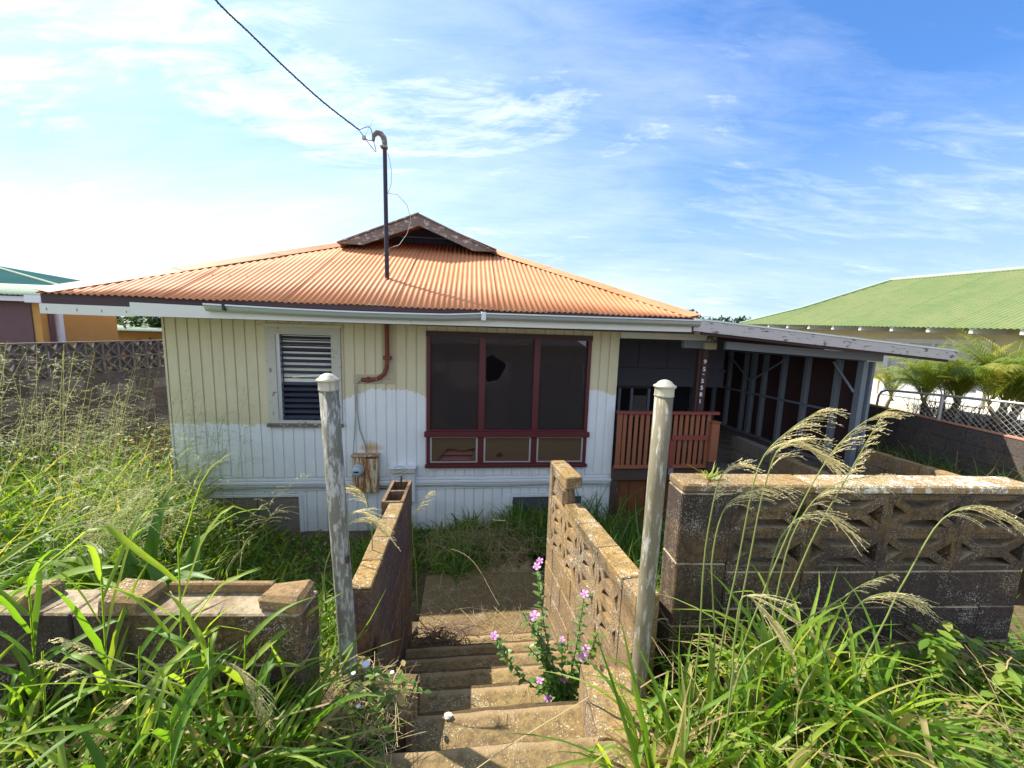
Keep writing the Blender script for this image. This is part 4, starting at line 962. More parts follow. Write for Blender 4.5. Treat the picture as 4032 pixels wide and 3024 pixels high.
while z < 1.95:
    z1 = z + .205
    segs = [(-1.2, 10.0)]
    for a, b_, c, d_ in wins:
        if z < d_ + .1 and z1 > c - .1:
            ns = []
            for u, v_ in segs:
                if b_ + .1 <= u or a - .1 >= v_: ns.append((u, v_))
                else:
                    if a - .1 > u: ns.append((u, a - .1))
                    if b_ + .1 < v_: ns.append((b_ + .1, v_))
            segs = ns
    for u, v_ in segs: MB(FG).add([(WL - .03, u, z), (WL, u, z), (WL - .03, v_, z), (WL, v_, z), (WL - .008, u, z1 - .004), (WL, u, z1 - .004), (WL - .008, v_, z1 - .004), (WL, v_, z1 - .004)],
                               [(0, 2, 3, 1), (4, 5, 7, 6), (0, 1, 5, 4), (2, 6, 7, 3), (0, 4, 6, 2), (1, 3, 7, 5)]).build('siding_board', M_ivory, ng)
    z = z1
MB(FG).box(WL + .001, WL + .05, -1.2, 10.0, -.1, 2.0).build('wall', M_ivory, ng)
MB(FG).box(WL - .035, WL - .001, -1.2, 5.2, -.1, .735).build('lower_wall', M_brightwall, ng); MB(FG).box(WL - .035, WL - .001, 7.0, 10.0, -.1, .735).build('lower_wall', M_brightwall, ng)
MB(FG).box(WL - .035, WL - .001, 5.2, 7.0, -.1, .44).build('lower_wall', M_brightwall, ng)
for a, b_, c, d_ in wins:
    f = MB(FG)
    f.box(WL - .05, WL - .002, a - .09, b_ + .09, d_, d_ + .09); f.box(WL - .05, WL - .002, a - .09, b_ + .09, c - .09, c)
    f.box(WL - .048, WL - .002, a - .09, a, c, d_); f.box(WL - .048, WL - .002, b_, b_ + .09, c, d_); m_ = (a + b_) / 2; f.box(WL - .044, WL - .002, m_ - .025, m_ + .025, c, d_)
    wo = f.build('window', M_white, ng)
    vs = []; fs = []; n = 60
    for i in range(n + 1):
        dd = a + (b_ - a) * i / n
        for zz_ in (c, d_): vs.append((WL - .012 + .006 * math.sin(i * 1.4), dd, zz_))
    for i in range(n): fs.append((2 * i, 2 * i + 2, 2 * i + 3, 2 * i + 1))
    mb = MB(FG); mb.add(vs, fs, True); mb.build('curtain', M_curtain, wo)
# bright yard wall in front of the neighbour
o = MB(FG).box(8.4, 8.5, 2.5, 8.5, -.1, .50, .01).build('yard_wall', M_brightwall, None); o['label'] = 'bright white low yard wall behind the chain link fence and palms'; o['category'] = 'wall'

# ------------------------------------------------------------------ left neighbour
nl = thing('neighbour_house', 'orange and brown rendered house with teal roof beyond the wall at left', 'house', H(-9, 3, 0))
B('orange_wall', M_orangewall, nl, -8.12, -8.0, 1.97, 3.42, -.5, 1.95)
B('brown_wall', M_brownwall, nl, -14, -8.122, 1.95, 2.07, -.5, 1.93)
B('downpipe', M_white, nl, -7.998, -7.93, 2.20, 2.27, -.3, 1.80); B('pipe_shadow', M_brownwall, nl, -7.998, -7.975, 2.08, 2.16, -.3, 1.82)  # thin brown strip beside the downpipe stands in for its shadow
def wav2(name, m, x0, x1, y0, z0, y1, z1, pw=.08):
    return wavy(name, nl, m, x0, x1, y0, y1, lambda x, y: z0 + (z1 - z0) * (y - y0) / (y1 - y0), pw, .01)
wav2('lean_to_roof', M_pale, -14.0, -7.7, 1.75, 1.92, 3.1, 2.17)
B('eave_board', M_white, nl, -14, -7.9, 1.80, 1.83, 1.82, 1.90); B('gutter_end', M_whbox, nl, -7.95, -7.72, 1.70, 1.83, 1.80, 1.92)
mb = MB(FH); mb.add([(-15.5, 3.12, 2.2), (-8.8, 3.12, 2.2), (-9.2, 9, 2.2), (-12.2, 5.0, 2.82), (-15.5, 5.0, 2.86)], [(0, 1, 3, 4), (1, 2, 3)]); mb.build('roof', M_teal, nl)
MB(FH).tube([(-8.8, 3.2, 2.21), (-12.2, 5.0, 2.84)], .03, 6).build('hip_cap', M_pale, nl)
# pale far roof seen past the house corner
fr_ = thing('far_shed', 'low pale green shed roof far behind the left block wall', 'shed', H(-12, 9, 0))
wavy('roof', fr_, M_pale, -13.5, -9.5, 8.2, 11.0, lambda x, y: 1.25 + .08 * (y - 8.2), .1, .012); B('shed_wall', M_orangewall, fr_, -13.3, -9.7, 8.5, 10.8, -1, 1.22)

# ------------------------------------------------------------------ vegetation
def stuffmesh(name, V, F3, T, m, parent=None, smooth=True, **k):
    """V (n,3), F (m,4) quads, T (n,) tint"""
    me = bpy.data.meshes.new(name); loc = parent_world(parent)
    V = np.asarray(V, np.float32) - np.array(loc, np.float32); F3 = np.asarray(F3, np.int32)
    me.vertices.add(len(V)); me.vertices.foreach_set('co', V.ravel())
    me.loops.add(F3.size); me.loops.foreach_set('vertex_index', F3.ravel())
    me.polygons.add(len(F3)); me.polygons.foreach_set('loop_start', np.arange(0, F3.size, F3.shape[1], dtype=np.int32))
    me.polygons.foreach_set('loop_total', np.full(len(F3), F3.shape[1], np.int32)); me.polygons.foreach_set('use_smooth', np.full(len(F3), smooth))
    at = me.attributes.new('tint', 'FLOAT', 'POINT'); at.data.foreach_set('value', np.asarray(T, np.float32))
    me.materials.append(m); me.update(calc_edges=True)
    return link(name, me, parent, **k)
class Veg:
    def __init__(s): s.V = []; s.F = []; s.T = []; s.n = 0
    def push(s, V, F, T): s.V.append(V); s.F.append(F + s.n); s.T.append(T); s.n += len(V)
    def ribbons(s, path, width, side, tint, fold=None):
        """path (N,K,3), width (N,K), side (N,3) or (N,K,3), tint (N,) ; fold -> V section depth"""
        N, K, _ = path.shape
        if side.ndim == 2: side = np.repeat(side[:, None, :], K, 1)
        if fold is None:
            V = np.stack([path - side * width[..., None] / 2, path + side * width[..., None] / 2], 2).reshape(-1, 3)
            idx = np.arange(N)[:, None] * K * 2 + np.arange(K - 1)[None, :] * 2
            F = np.stack([idx, idx + 1, idx + 3, idx + 2], -1).reshape(-1, 4); T = np.repeat(tint, K * 2)
        else:
            dn = np.cross(side, np.gradient(path, axis=1)); dn /= np.linalg.norm(dn, axis=-1, keepdims=True) + 1e-9
            c = path + dn * (width * fold)[..., None]
            V = np.stack([path - side * width[..., None] / 2, c, path + side * width[..., None] / 2], 2).reshape(-1, 3)
            idx = np.arange(N)[:, None] * K * 3 + np.arange(K - 1)[None, :] * 3
            F = np.concatenate([np.stack([idx, idx + 1, idx + 4, idx + 3], -1), np.stack([idx + 1, idx + 2, idx + 5, idx + 4], -1)], 1).reshape(-1, 4); T = np.repeat(tint, K * 3)
        s.push(V, F, T)
    def build(s, name, m, parent=None, **k):
        return stuffmesh(name, np.concatenate(s.V), np.concatenate(s.F), np.concatenate(s.T), m, parent, **k)
def blades(vg, base, L, Wd, lean, az, droop, tint, K=6, fold=.22, twist=.5, curl=0.0):
    """grass blades: base (N,3), lean = outward reach fraction, droop = how far the tip falls"""
    N = len(base); u = np.linspace(0, 1, K)[None, :]
    L = np.broadcast_to(L, N)[:, None]; lean = np.broadcast_to(lean, N)[:, None]; droop = np.broadcast_to(droop, N)[:, None]
    out_ = L * (lean * u + droop * .55 * u ** 2.2); up = L * (u * np.sqrt(np.maximum(.05, 1 - lean ** 2)) - droop * .62 * u ** 2.6)
    az2 = az[:, None] + curl * u * rng.normal(0, 1, (N, 1))
    path = np.stack([base[:, 0, None] + np.cos(az2) * out_, base[:, 1, None] + np.sin(az2) * out_, base[:, 2, None] + up], -1)
    kk = rng.random((N, 1)) < .35; u0 = rng.uniform(.35, .8, (N, 1)); ex = np.maximum(0, u - u0) * kk * L * rng.uniform(.3, 1.5, (N, 1))
    path[..., 2] -= ex; path[..., 0] += np.cumsum(rng.normal(0, .006, (N, K)), 1) * L; path[..., 1] += np.cumsum(rng.normal(0, .006, (N, K)), 1) * L
    wd = np.broadcast_to(Wd, N)[:, None] * (np.minimum(1, .55 + u * 2.2) * (1 - u ** 2.6) + .03)
    th = az + math.pi / 2 + rng.normal(0, twist, N)
    side = np.stack([np.cos(th), np.sin(th), rng.normal(0, .25, N)], -1); side /= np.linalg.norm(side, axis=1, keepdims=True)
    vg.ribbons(path, wd, side, tint, fold)
def lines(vg, P, r, tint):
    """thin stems as crossed ribbons. P (N,K,3)"""
    N, K, _ = P.shape
    for ang in (0, 1.57):
        side = np.tile(np.array([[math.cos(ang), math.sin(ang), .15]]), (N, 1)); vg.ribbons(P, np.broadcast_to(np.asarray(r), (N, K)) * 2.0, side, tint)

def in_clumps(cent, spread, n):
    i = rng.integers(0, len(cent), n); c = np.asarray(cent)[i]
    return c + rng.normal(0, 1, (n, 2)) * spread, i
def onground(xy, dz=0.0):
    return np.column_stack([xy, [gz(a, b_) + dz for a, b_ in xy]])
def tint(n, a=.15, b_=.85, dry=.03):
    dry = dry * 2
    t_ = rng.uniform(a, b_, n); t_[rng.random(n) < dry] = 1.0; return t_

def ground_leaves(vg, pts, size, tin, flat=.5):
    """small oval leaves (2 quads each, folded)"""
    N = len(pts); az = rng.uniform(0, 2 * math.pi, N); el = rng.normal(0, flat, N); K = 4; u = np.linspace(0, 1, K)
    d = np.stack([np.cos(az) * np.cos(el), np.sin(az) * np.cos(el), np.sin(el)], -1)
    path = pts[:, None, :] + d[:, None, :] * (u[None, :, None] * size[:, None, None]); path[..., 2] -= (u ** 2)[None, :] * size[:, None] * .25
    side = np.stack([-np.sin(az), np.cos(az), rng.normal(0, .35, N)], -1); side /= np.linalg.norm(side, axis=1, keepdims=True)
    wd = size[:, None] * np.array([.12, .52, .48, .03])[None, :]
    vg.ribbons(path, wd, side, tin, .12)

# (a) foreground right tuft of big blades
vg = Veg()
cent = [(.60, 1.17), (.52, 1.12), (.86, 1.42), (.98, 1.50), (1.12, 1.45), (1.00, 1.30), (1.28, 1.42), (.80, 1.27), (1.18, 1.22), (.90, 1.12), (1.42, 1.3)]
xy, ci = in_clumps(cent, .06, 520); n = len(xy)
blades(vg, onground(xy), rng.uniform(.30, .74, n), rng.uniform(.013, .030, n), rng.uniform(.05, .5, n), rng.uniform(0, 6.28, n), rng.uniform(.1, 1.15, n), tint(n, .35, .95, .05), 9, .2, .7, .4)
cent = [(rng.uniform(.85, 2.35), rng.uniform(.85, 1.62)) for _ in range(34)]
xy, ci = in_clumps(cent, .07, 2300); n = len(xy)
far = np.clip((xy[:, 0] - .8) / 1.2, 0, 1)
blades(vg, onground(xy), rng.uniform(.16, .42, n) * (1 - .5 * far), rng.uniform(.006, .017, n), rng.uniform(.1, .75, n), rng.uniform(0, 6.28, n), rng.uniform(.1, .9, n), tint(n, .15, .9, .06), 6, .2, .6, .4)
vg.build('tall_grass', M_grass, None, kind='stuff', label='bright green long bladed grass in front of the pierced wall at right')
# low leafy cover lower right
vg = Veg()
n = 5200; xy = np.column_stack([rng.uniform(.75, 2.6, n), rng.uniform(.75, 1.70, n)]); p = onground(xy); p[:, 2] += rng.random(n) ** 1.4 * .16 * (0.6 + .5 * np.sin(xy[:, 0] * 5) * np.cos(xy[:, 1] * 6)) + .01
ground_leaves(vg, p, rng.uniform(.022, .06, n), tint(n, .2, .95, .05))
vg.build('ground_cover', M_lime, None, kind='stuff', label='low leafy weeds on the bank at lower right')
# a leafy weed rising at far right
def leafy_weed(x, y, z, h, n, label, m=M_lime, size=(.04, .07), lean=(0, 0), name='leafy_weed', group='leafy weeds by the walls'):
    o = thing(name, label, 'weed', (x, y, z), group)
    for s_ in range(n):
        az = rng.uniform(0, 6.28); rr = rng.uniform(.15, .5) * h; top = np.array([x + math.cos(az) * rr + lean[0], y + math.sin(az) * rr + lean[1], z + h * rng.uniform(.7, 1)])
        b0 = np.array([x, y, z]); K = 9; u = np.linspace(0, 1, K)
        path = b0 + (top - b0) * u[:, None]; path[:, 2] += .12 * h * np.sin(u * 3.14)
        v1 = Veg(); lines(v1, path[None], .0022, np.array([.3])); v1.build('stem', m, o)
        v1 = Veg(); pts = np.repeat(path[2:], 3, 0) + rng.normal(0, .008, (3 * (K - 2), 3)); ground_leaves(v1, pts, rng.uniform(*size, len(pts)), tint(len(pts), .4, .95, 0), .35); v1.build('leaves', m, o, kind='stuff')
    return o
leafy_weed(1.95, 1.52, 0, .30, 6, 'lime green leafy weed against the dark wall at far right')
leafy_weed(2.15, 1.35, 0, .24, 5, 'lime green leafy weed lowest at the right edge of the bank')

# (b) foreground left tuft
vg = Veg()
cent = [(-.95, 1.02), (-.86, 1.10), (-1.05, 1.10), (-.84, .98), (-1.2, 1.0), (-.80, 1.16), (-1.35, 1.15), (-.95, 1.16), (-.80, 1.04)]
cent += [(-1.5, 1.05), (-1.65, 1.15), (-1.8, 1.08), (-.98, .9), (-1.15, .88)]
xy, ci = in_clumps(cent, .06, 640); n = len(xy)
blades(vg, onground(xy), rng.uniform(.24, .62, n), rng.uniform(.011, .027, n), rng.uniform(.1, .65, n), rng.normal(1.2, 1.7, n), rng.uniform(.2, 1.15, n), tint(n, .2, .95, .06), 9, .2, .7, .4)
cent = [(rng.uniform(-2.0, -.75), rng.uniform(.8, 1.2)) for _ in range(22)]
xy, ci = in_clumps(cent, .07, 1700); n = len(xy)
blades(vg, onground(xy), rng.uniform(.16, .42, n), rng.uniform(.007, .020, n), rng.uniform(.1, .8, n), rng.uniform(0, 6.28, n), rng.uniform(.1, .9, n), tint(n, .05, .9, .06), 6, .2, .6, .4)
vg.build('tall_grass', M_grass, None, kind='stuff', label='green long bladed grass in front of the low wall at left')
# a few very large blades at far left, near the camera
def big_blade_plant(x, y, z, n, L, label, az0, lean=.35, wd=.019, group='large bladed grass plants at left', droopr=(.1, .7)):
    o = thing('grass_plant', label, 'grass plant', (x, y, z), group)
    v1 = Veg(); top = L * .8; path = np.array([[x, y, z], [x + .01, y, z + top * .5], [x + .03, y, z + top]])[None]; lines(v1, path, .0035, np.array([.6])); v1.build('stem', M_grass, o)
    for i in range(n):
        v1 = Veg(); hz = z + L * (.15 + .65 * i / n)
        blades(v1, np.array([[x + .02 * i / n, y, hz]]), np.array([L * rng.uniform(.4, .6)]), np.array([wd * rng.uniform(.8, 1.1)]), np.array([lean * rng.uniform(.6, 2.2)]), np.array([az0 + (math.pi if i % 2 else 0) + rng.normal(0, .3)]), np.array([rng.uniform(*droopr)]), np.array([rng.uniform(.3, .88)]), 9, .18, .5)
        v1.build('leaf', M_grass, o)
    return o
big_blade_plant(-1.62, 1.18, .0, 8, .85, 'grass plant with broad yellow green blades at the left edge before the low wall', 2.6)
big_blade_plant(-1.36, 1.17, .0, 8, .95, 'upright broad bladed grass plant crossing the low wall between its two worn chunks', 1.7, .2)
big_blade_plant(-1.09, 1.16, .05, 9, .98, 'tallest broad bladed grass plant in front of the low wall, tips above its top', .4, .3)
big_blade_plant(-1.85, 1.15, .0, 8, .8, 'arching broad bladed grass plant cut by the left edge of the view', .9, .45, .03)
for k_, (x, y, L, az, lab) in enumerate(((-1.22, 1.13, .60, .9, 'arching broad bladed grass plant before the middle of the low wall'), (-.98, 1.12, .66, 2.2, 'broad bladed grass plant arching left across the low wall'),
        (-.90, 1.17, .62, .9, 'broad bladed grass plant before the right end of the low wall'), (-1.5, 1.10, .6, .6, 'low arching broad bladed grass plant between the two upright ones at left'),
        (-1.72, 1.08, .70, 1.2, 'low spreading broad bladed grass plant near the left edge'), (-.82, 1.10, .50, 1.2, 'short broad bladed grass plant reaching toward the leaning post'),
        (-1.08, .98, .60, 1.2, 'nearest arching broad bladed grass plant at lower left'), (-.95, .94, .55, 1.6, 'nearest arching broad bladed grass plant beside the seed heads'), (-1.95, 1.2, .9, .8, 'tall broad bladed grass plant leaning in from the left edge'))):
    big_blade_plant(x, y, 0, 9, L, lab, az, .45, .026, 'large bladed grass plants at left', (.35, 1.0))
# ground cover lower left and around the left post
vg = Veg()
n = 3200; xy = np.column_stack([rng.uniform(-2.0, -.55, n), rng.uniform(.75, 1.5, n)]); p = onground(xy); p[:, 2] += rng.random(n) ** 1.4 * .16 * np.clip((-xy[:, 0] - .5) * 3, .15, 1) + .01
ground_leaves(vg, p, rng.uniform(.02, .055, n), tint(n, .1, .9, .06))
n = 200; xy = np.column_stack([rng.uniform(-.66, -.40, n), rng.uniform(1.12, 1.50, n)]); p = onground(xy); p[:, 2] = rng.uniform(.0, .10, n)
ground_leaves(vg, p, rng.uniform(.02, .045, n), tint(n, .1, .9, .1))
vg.build('ground_cover', M_leaf, None, kind='stuff', label='low leafy weeds and vines on the bank at lower left')
# (c) yard weeds on the left: broad grass, stems and airy panicles
vg = Veg()
n = 11000; xy = np.column_stack([rng.uniform(-6.8, -1.3, n), rng.uniform(1.5, 5.4, n)])
keep = ~((xy[:, 0] > -4.9) & (xy[:, 1] > 5.0)) & ~((xy[:, 0] > -3.9) & (xy[:, 1] > 4.0) & (rng.random(n) < .6)); xy = xy[keep]; n = len(xy)
hs_f = .38 + 1.35 * np.clip((-xy[:, 0] - 2.1) / 2.3, 0, 1) - .95 * np.clip((xy[:, 1] - 3.6) / 2, 0, 1) * (xy[:, 0] > -4.4); hs_f = np.maximum(hs_f, .20)
blades(vg, onground(xy), rng.uniform(.5, 1.1, n) * hs_f, rng.uniform(.014, .036, n), rng.uniform(.05, .55, n), rng.uniform(0, 6.28, n), rng.uniform(.1, .9, n), tint(n, .1, .95, .04), 6, .18, .6, .4)
vg.build('yard_grass', M_grass, None, kind='stuff', label='dense overgrown grass filling the yard left of the steps')
# vines/leafy mass
vg = Veg()
n = 9000; xy = np.column_stack([rng.uniform(-6.8, -1.2, n), rng.uniform(1.5, 5.5, n)]); hs_f = .36 + 1.4 * np.clip((-xy[:, 0] - 2.2) / 2.4, 0, 1) - .95 * np.clip((xy[:, 1] - 3.6) / 2, 0, 1) * (xy[:, 0] > -4.4); hs_f = np.maximum(hs_f, .20)
keep = ~((xy[:, 0] > -4.7) & (xy[:, 1] > 5.0)); xy = xy[keep]; hs_f = hs_f[keep]; n = len(xy)
p = onground(xy); p[:, 2] += rng.uniform(.3, 1.0, n) * hs_f * .85
ground_leaves(vg, p, rng.uniform(.03, .075, n), tint(n, .1, .9, .05))
vg.build('yard_weeds', M_leaf, None, kind='stuff', label='leafy weeds mixed through the yard grass left of the house')

def panicles(vg, base, H_, az, lean, spreadw, tin, nb=16, seeds=5):
    """airy branching seed heads: stem + whorled fine branches with seeds"""
    for i in range(len(base)):
        b0 = base[i]; h = H_[i]; a = az[i]; K = 7; u = np.linspace(0, 1, K)
        st = np.stack([b0[0] + math.cos(a) * lean[i] * h * u ** 1.6, b0[1] + math.sin(a) * lean[i] * h * u ** 1.6, b0[2] + h * u * (1 - .12 * lean[i] * u)], -1)
        lines(vg, st[None], .0016, np.array([tin[i]]))
        us = rng.uniform(.58, 1.0, nb); c = np.stack([np.interp(us, u, st[:, k]) for k in range(3)], -1)
        ba = rng.uniform(0, 6.28, nb); bl = spreadw[i] * (1.25 - us * .75) * rng.uniform(.6, 1.2, nb); el = rng.uniform(.1, 1.0, nb)
        K2 = 5; w_ = np.linspace(0, 1, K2)
        d = np.stack([np.cos(ba) * np.cos(el), np.sin(ba) * np.cos(el), np.sin(el)], -1)
        br = c[:, None, :] + d[:, None, :] * (bl[:, None, None] * w_[None, :, None]); br[..., 2] -= bl[:, None] * .45 * w_[None, :] ** 2
        lines(vg, br, .0011, np.full(nb, tin[i]))
        # seeds along branches
        q = rng.uniform(.25, 1, (nb, seeds)); bi = np.repeat(np.arange(nb), seeds); qf = q.ravel()
        sp_ = np.stack([[np.interp(qq, w_, br[k, :, ax]) for k, qq in zip(bi, qf)] for ax in range(3)], -1)
        sdir = rng.normal(0, 1, (len(sp_), 3)); sdir[:, 2] -= .6; sdir /= np.linalg.norm(sdir, axis=1, keepdims=True)
        sl = rng.uniform(.008, .018, len(sp_)); pth = sp_[:, None, :] + sdir[:, None, :] * (sl[:, None, None] * np.array([0, .5, 1])[None, :, None])
        side = np.cross(sdir, [0.3, .2, 1]); side /= np.linalg.norm(side, axis=1, keepdims=True)
        vg.ribbons(pth, np.tile(np.array([[.001, .0045, .001]]), (len(sp_), 1)), side, np.full(len(sp_), min(1, tin[i] + .2)))
vg = Veg()
n = 150
xy = np.column_stack([rng.uniform(-6.5, -3.3, n), rng.uniform(2.6, 5.0, n)]); b_ = onground(xy, .30)
panicles(vg, b_, rng.uniform(1.25, 2.15, n) * (.38 + .72 * np.clip((-xy[:, 0] - 2.3) / 1.9, 0, 1)), rng.uniform(-1.2, 1.6, n), rng.uniform(.05, .32, n), rng.uniform(.22, .42, n), rng.uniform(.2, .8, n), 20, 6)
# near ones leaning to the right across the house wall
xy = np.column_stack([rng.uniform(-3.0, -2.6, 26), rng.uniform(2.6, 3.4, 26)]); xy[:24, 0] -= .75; b_ = onground(xy, .1)
panicles(vg, b_, rng.uniform(.9, 1.55, 26), rng.uniform(-.3, .4, 26), rng.uniform(.4, .85, 26), rng.uniform(.2, .36, 26), rng.uniform(.3, .8, 26), 22, 7)
vg.build('seeding_grass', M_pan, None, kind='stuff', label='pale airy seed heads of tall grass left of the house')
# broad strap-leaf plants
def strap_plant(x, y, z, n, L, label):
    o = thing('strap_leaf_plant', label, 'plant', (x, y, z), 'broad leaved plants in the yard')
    for i in range(n):
        v1 = Veg(); blades(v1, np.array([[x, y, z]]) + rng.normal(0, .04, (1, 3)), np.array([L * rng.uniform(.75, 1.1)]), np.array([rng.uniform(.09, .15)]), np.array([rng.uniform(.15, .5)]), np.array([i * 2.4 + rng.normal(0, .3)]), np.array([rng.uniform(.25, .85)]), np.array([rng.uniform(.45, .88)]), 10, .12, .25)
        v1.build('leaf', M_leaf, o)
strap_plant(-2.72, 2.55, -.75, 15, 1.15, 'broad strap leaved plant standing highest behind the low wall at left')
strap_plant(-2.25, 2.35, -.75, 12, .85, 'broad strap leaved plant nearest the steps behind the low wall')
strap_plant(-3.4, 2.8, -.85, 14, 1.35, 'broad strap leaved plant at the left edge of the view behind the low wall')
strap_plant(-2.05, 1.95, -.72, 11, .95, 'broad strap leaved plant just behind the right part of the low wall')
strap_plant(-2.65, 2.0, -.74, 12, 1.05, 'broad strap leaved plant just behind the middle of the low wall')
strap_plant(-3.3, 2.1, -.78, 12, 1.15, 'broad strap leaved plant just behind the left part of the low wall')
vg = Veg(); n = 2600; q_ = [H(float(np.clip(rng.normal(-.5, .5), -1.4, .7)), rng.uniform(-2.0, -.2), 0) for _ in range(n)]; xy = np.array([[a.x, a.y] for a in q_])
keep = rng.random(n) < np.clip((xy[:, 1] - 4.0) / 1.0, .03, 1); xy = xy[keep]; n = len(xy)
p = np.column_stack([xy, np.full(n, -1.20)]); p[:, 2] -= np.clip((xy[:, 1] - 4.1) * .14, -.02, .25); p[:, 2] += rng.random(n) ** 2 * .10
ground_leaves(vg, p, rng.uniform(.025, .06, n), tint(n, .05, .7, .12))
vg.build('ground_cover', M_leaf, None, kind='stuff', label='low weeds and moss creeping over the landing below the steps')
# (d) grass before the house
vg = Veg()
cent = [(H(rng.uniform(-1.15, 1.3), rng.uniform(-1.35, -.25), 0).x, H(0, rng.uniform(-1.25, -.2), 0).y) for _ in range(46)]
xy, ci = in_clumps(cent, .10, 3400); n = len(xy)
keep = xy[:, 1] < 5.55; xy = xy[keep]; n = len(xy)
blades(vg, onground(xy, -.03), rng.uniform(.5, 1.08, n) * np.where(xy[:, 0] > .05, .72, .55), rng.uniform(.012, .027, n), rng.uniform(.03, .4, n), rng.uniform(0, 6.28, n), rng.uniform(.15, .9, n), tint(n, .1, .85, .03), 7, .2, .6, .3)
n = 2600; xy = np.column_stack([rng.uniform(.85, 3.9, n), rng.uniform(2.3, 5.5, n)])
p_ = xy; keep = (xy[:, 0] - 2.3 < (4.9 - xy[:, 1]) * .9); xy = xy[keep]; n = len(xy)
blades(vg, onground(xy), rng.uniform(.5, 1.1, n), rng.uniform(.012, .027, n), rng.uniform(.05, .5, n), rng.uniform(0, 6.28, n), rng.uniform(.15, .9, n), tint(n, .15, .9, .03), 7, .2, .6, .3)
# left of the steps, behind the left stair wall and by the meter
n = 1100; xy = np.column_stack([rng.uniform(-1.75, -1.0, n), rng.uniform(2.2, 5.3, n)])
blades(vg, onground(xy), rng.uniform(.28, .55, n) * np.where(xy[:, 0] > -1.4, .7, 1.2), rng.uniform(.010, .022, n), rng.uniform(.05, .5, n), rng.uniform(0, 6.28, n), rng.uniform(.15, .9, n), tint(n, .15, .9, .03), 7, .2, .6, .3)
n = 420; xy = np.column_stack([rng.uniform(-.82, -.42, n), rng.uniform(3.95, 4.7, n)])
blades(vg, onground(xy), rng.uniform(.3, .68, n), rng.uniform(.010, .022, n), rng.uniform(.1, .6, n), rng.uniform(0, 6.28, n), rng.uniform(.15, .9, n), tint(n, .3, .95, .03), 7, .2, .6, .3)
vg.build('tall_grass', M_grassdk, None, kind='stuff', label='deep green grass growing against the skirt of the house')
# weeds by the right boundary wall
vg = Veg(); n = 700; q_ = [H(rng.uniform(5.6, 6.4), rng.uniform(-2.4, .4), 0) for _ in range(n)]; xy = np.array([[a.x, a.y] for a in q_])
blades(vg, np.column_stack([xy, np.full(n, -.42)]), rng.uniform(.35, .85, n), rng.uniform(.004, .009, n), rng.uniform(.1, .6, n), rng.uniform(0, 6.28, n), rng.uniform(.1, .9, n), tint(n, 0, .6, .08), 6, .2)
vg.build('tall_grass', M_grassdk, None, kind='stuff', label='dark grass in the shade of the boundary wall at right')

# feathery plumes, each a plant of its own
PL = {
'R1':[(0.890,1.420,0.288),(0.922,1.420,0.693),(0.954,1.420,1.054),(1.043,1.420,1.193),(1.145,1.420,1.276)],
'R2':[(0.933,1.400,0.307),(0.949,1.400,0.667),(0.981,1.400,1.044),(1.041,1.400,1.162),(1.177,1.400,1.113)],
'R3':[(0.976,1.450,0.178),(1.104,1.450,0.720),(1.217,1.450,1.052),(1.329,1.450,1.212),(1.449,1.450,1.294)],
'R4':[(1.109,1.500,0.135),(1.257,1.500,0.696),(1.370,1.500,1.000),(1.42,1.500,1.13),(1.467,1.500,1.255)],
'R5':[(0.764,1.380,0.319),(0.749,1.380,0.673),(0.761,1.380,0.917),(0.792,1.380,1.045),(0.857,1.380,1.077)],
'R6':[(0.825,1.360,0.339),(0.782,1.360,0.687),(0.800,1.360,0.891),(0.874,1.360,0.975),(0.989,1.360,1.009)],
'R7':[(1.127,1.500,0.158),(1.166,1.500,0.652),(1.226,1.500,0.857),(1.333,1.500,0.969),(1.496,1.500,1.014)],
'R8':[(0.989,1.340,0.303),(0.990,1.340,0.670),(1.026,1.340,0.844),(1.125,1.340,0.921),(1.242,1.340,0.860)],
'R9':[(1.289,1.300,0.095),(1.354,1.300,0.373),(1.454,1.300,0.712),(1.543,1.300,0.923),(1.672,1.300,0.981),(1.815,1.300,0.920)],
'R10':[(0.860,1.250,0.346),(0.963,1.250,0.476),(1.154,1.250,0.621),(1.259,1.250,0.704),(1.350,1.250,0.744)],
'R11':[(1.056,1.220,0.215),(1.101,1.220,0.400),(1.207,1.220,0.630),(1.308,1.220,0.689),(1.396,1.220,0.676)],
'R12':[(0.769,1.150,0.353),(0.763,1.150,0.559),(0.770,1.150,0.708),(0.826,1.150,0.677),(0.890,1.150,0.597)],
'L1':[(-0.930,1.750,-0.072),(-0.894,1.750,0.308),(-0.851,1.750,0.468),(-0.767,1.750,0.592),(-0.692,1.750,0.632),(-0.622,1.750,0.583)],
'L2':[(-0.879,1.900,-0.065),(-0.864,1.900,0.339),(-0.832,1.900,0.548),(-0.790,1.900,0.587),(-0.725,1.900,0.564)],
'L3':[(-0.764,2.000,0.001),(-0.749,2.000,0.419),(-0.767,2.000,0.567),(-0.791,2.000,0.646),(-0.829,2.000,0.663)],
'L4':[(-0.852,3.400,-0.719),(-0.882,3.400,-0.392),(-0.860,3.400,-0.166),(-0.787,3.400,-0.023),(-0.740,3.400,0.055)],
'L5':[(-0.938,1.050,0.365),(-1.073,1.050,0.457),(-1.197,1.050,0.514),(-1.275,1.050,0.552),(-1.342,1.050,0.576)],
'L6':[(-0.909,1.000,0.389),(-1.065,1.000,0.476),(-1.188,1.000,0.499),(-1.263,1.000,0.530),(-1.337,1.000,0.546)],
'L7':[(-1.033,1.100,0.240),(-0.976,1.100,0.394),(-0.926,1.100,0.470),(-0.854,1.100,0.432),(-0.805,1.100,0.308)],
'L8':[(-0.916,1.000,0.295),(-0.989,1.000,0.417),(-1.054,1.000,0.446),(-1.098,1.000,0.413),(-1.136,1.000,0.365)]}
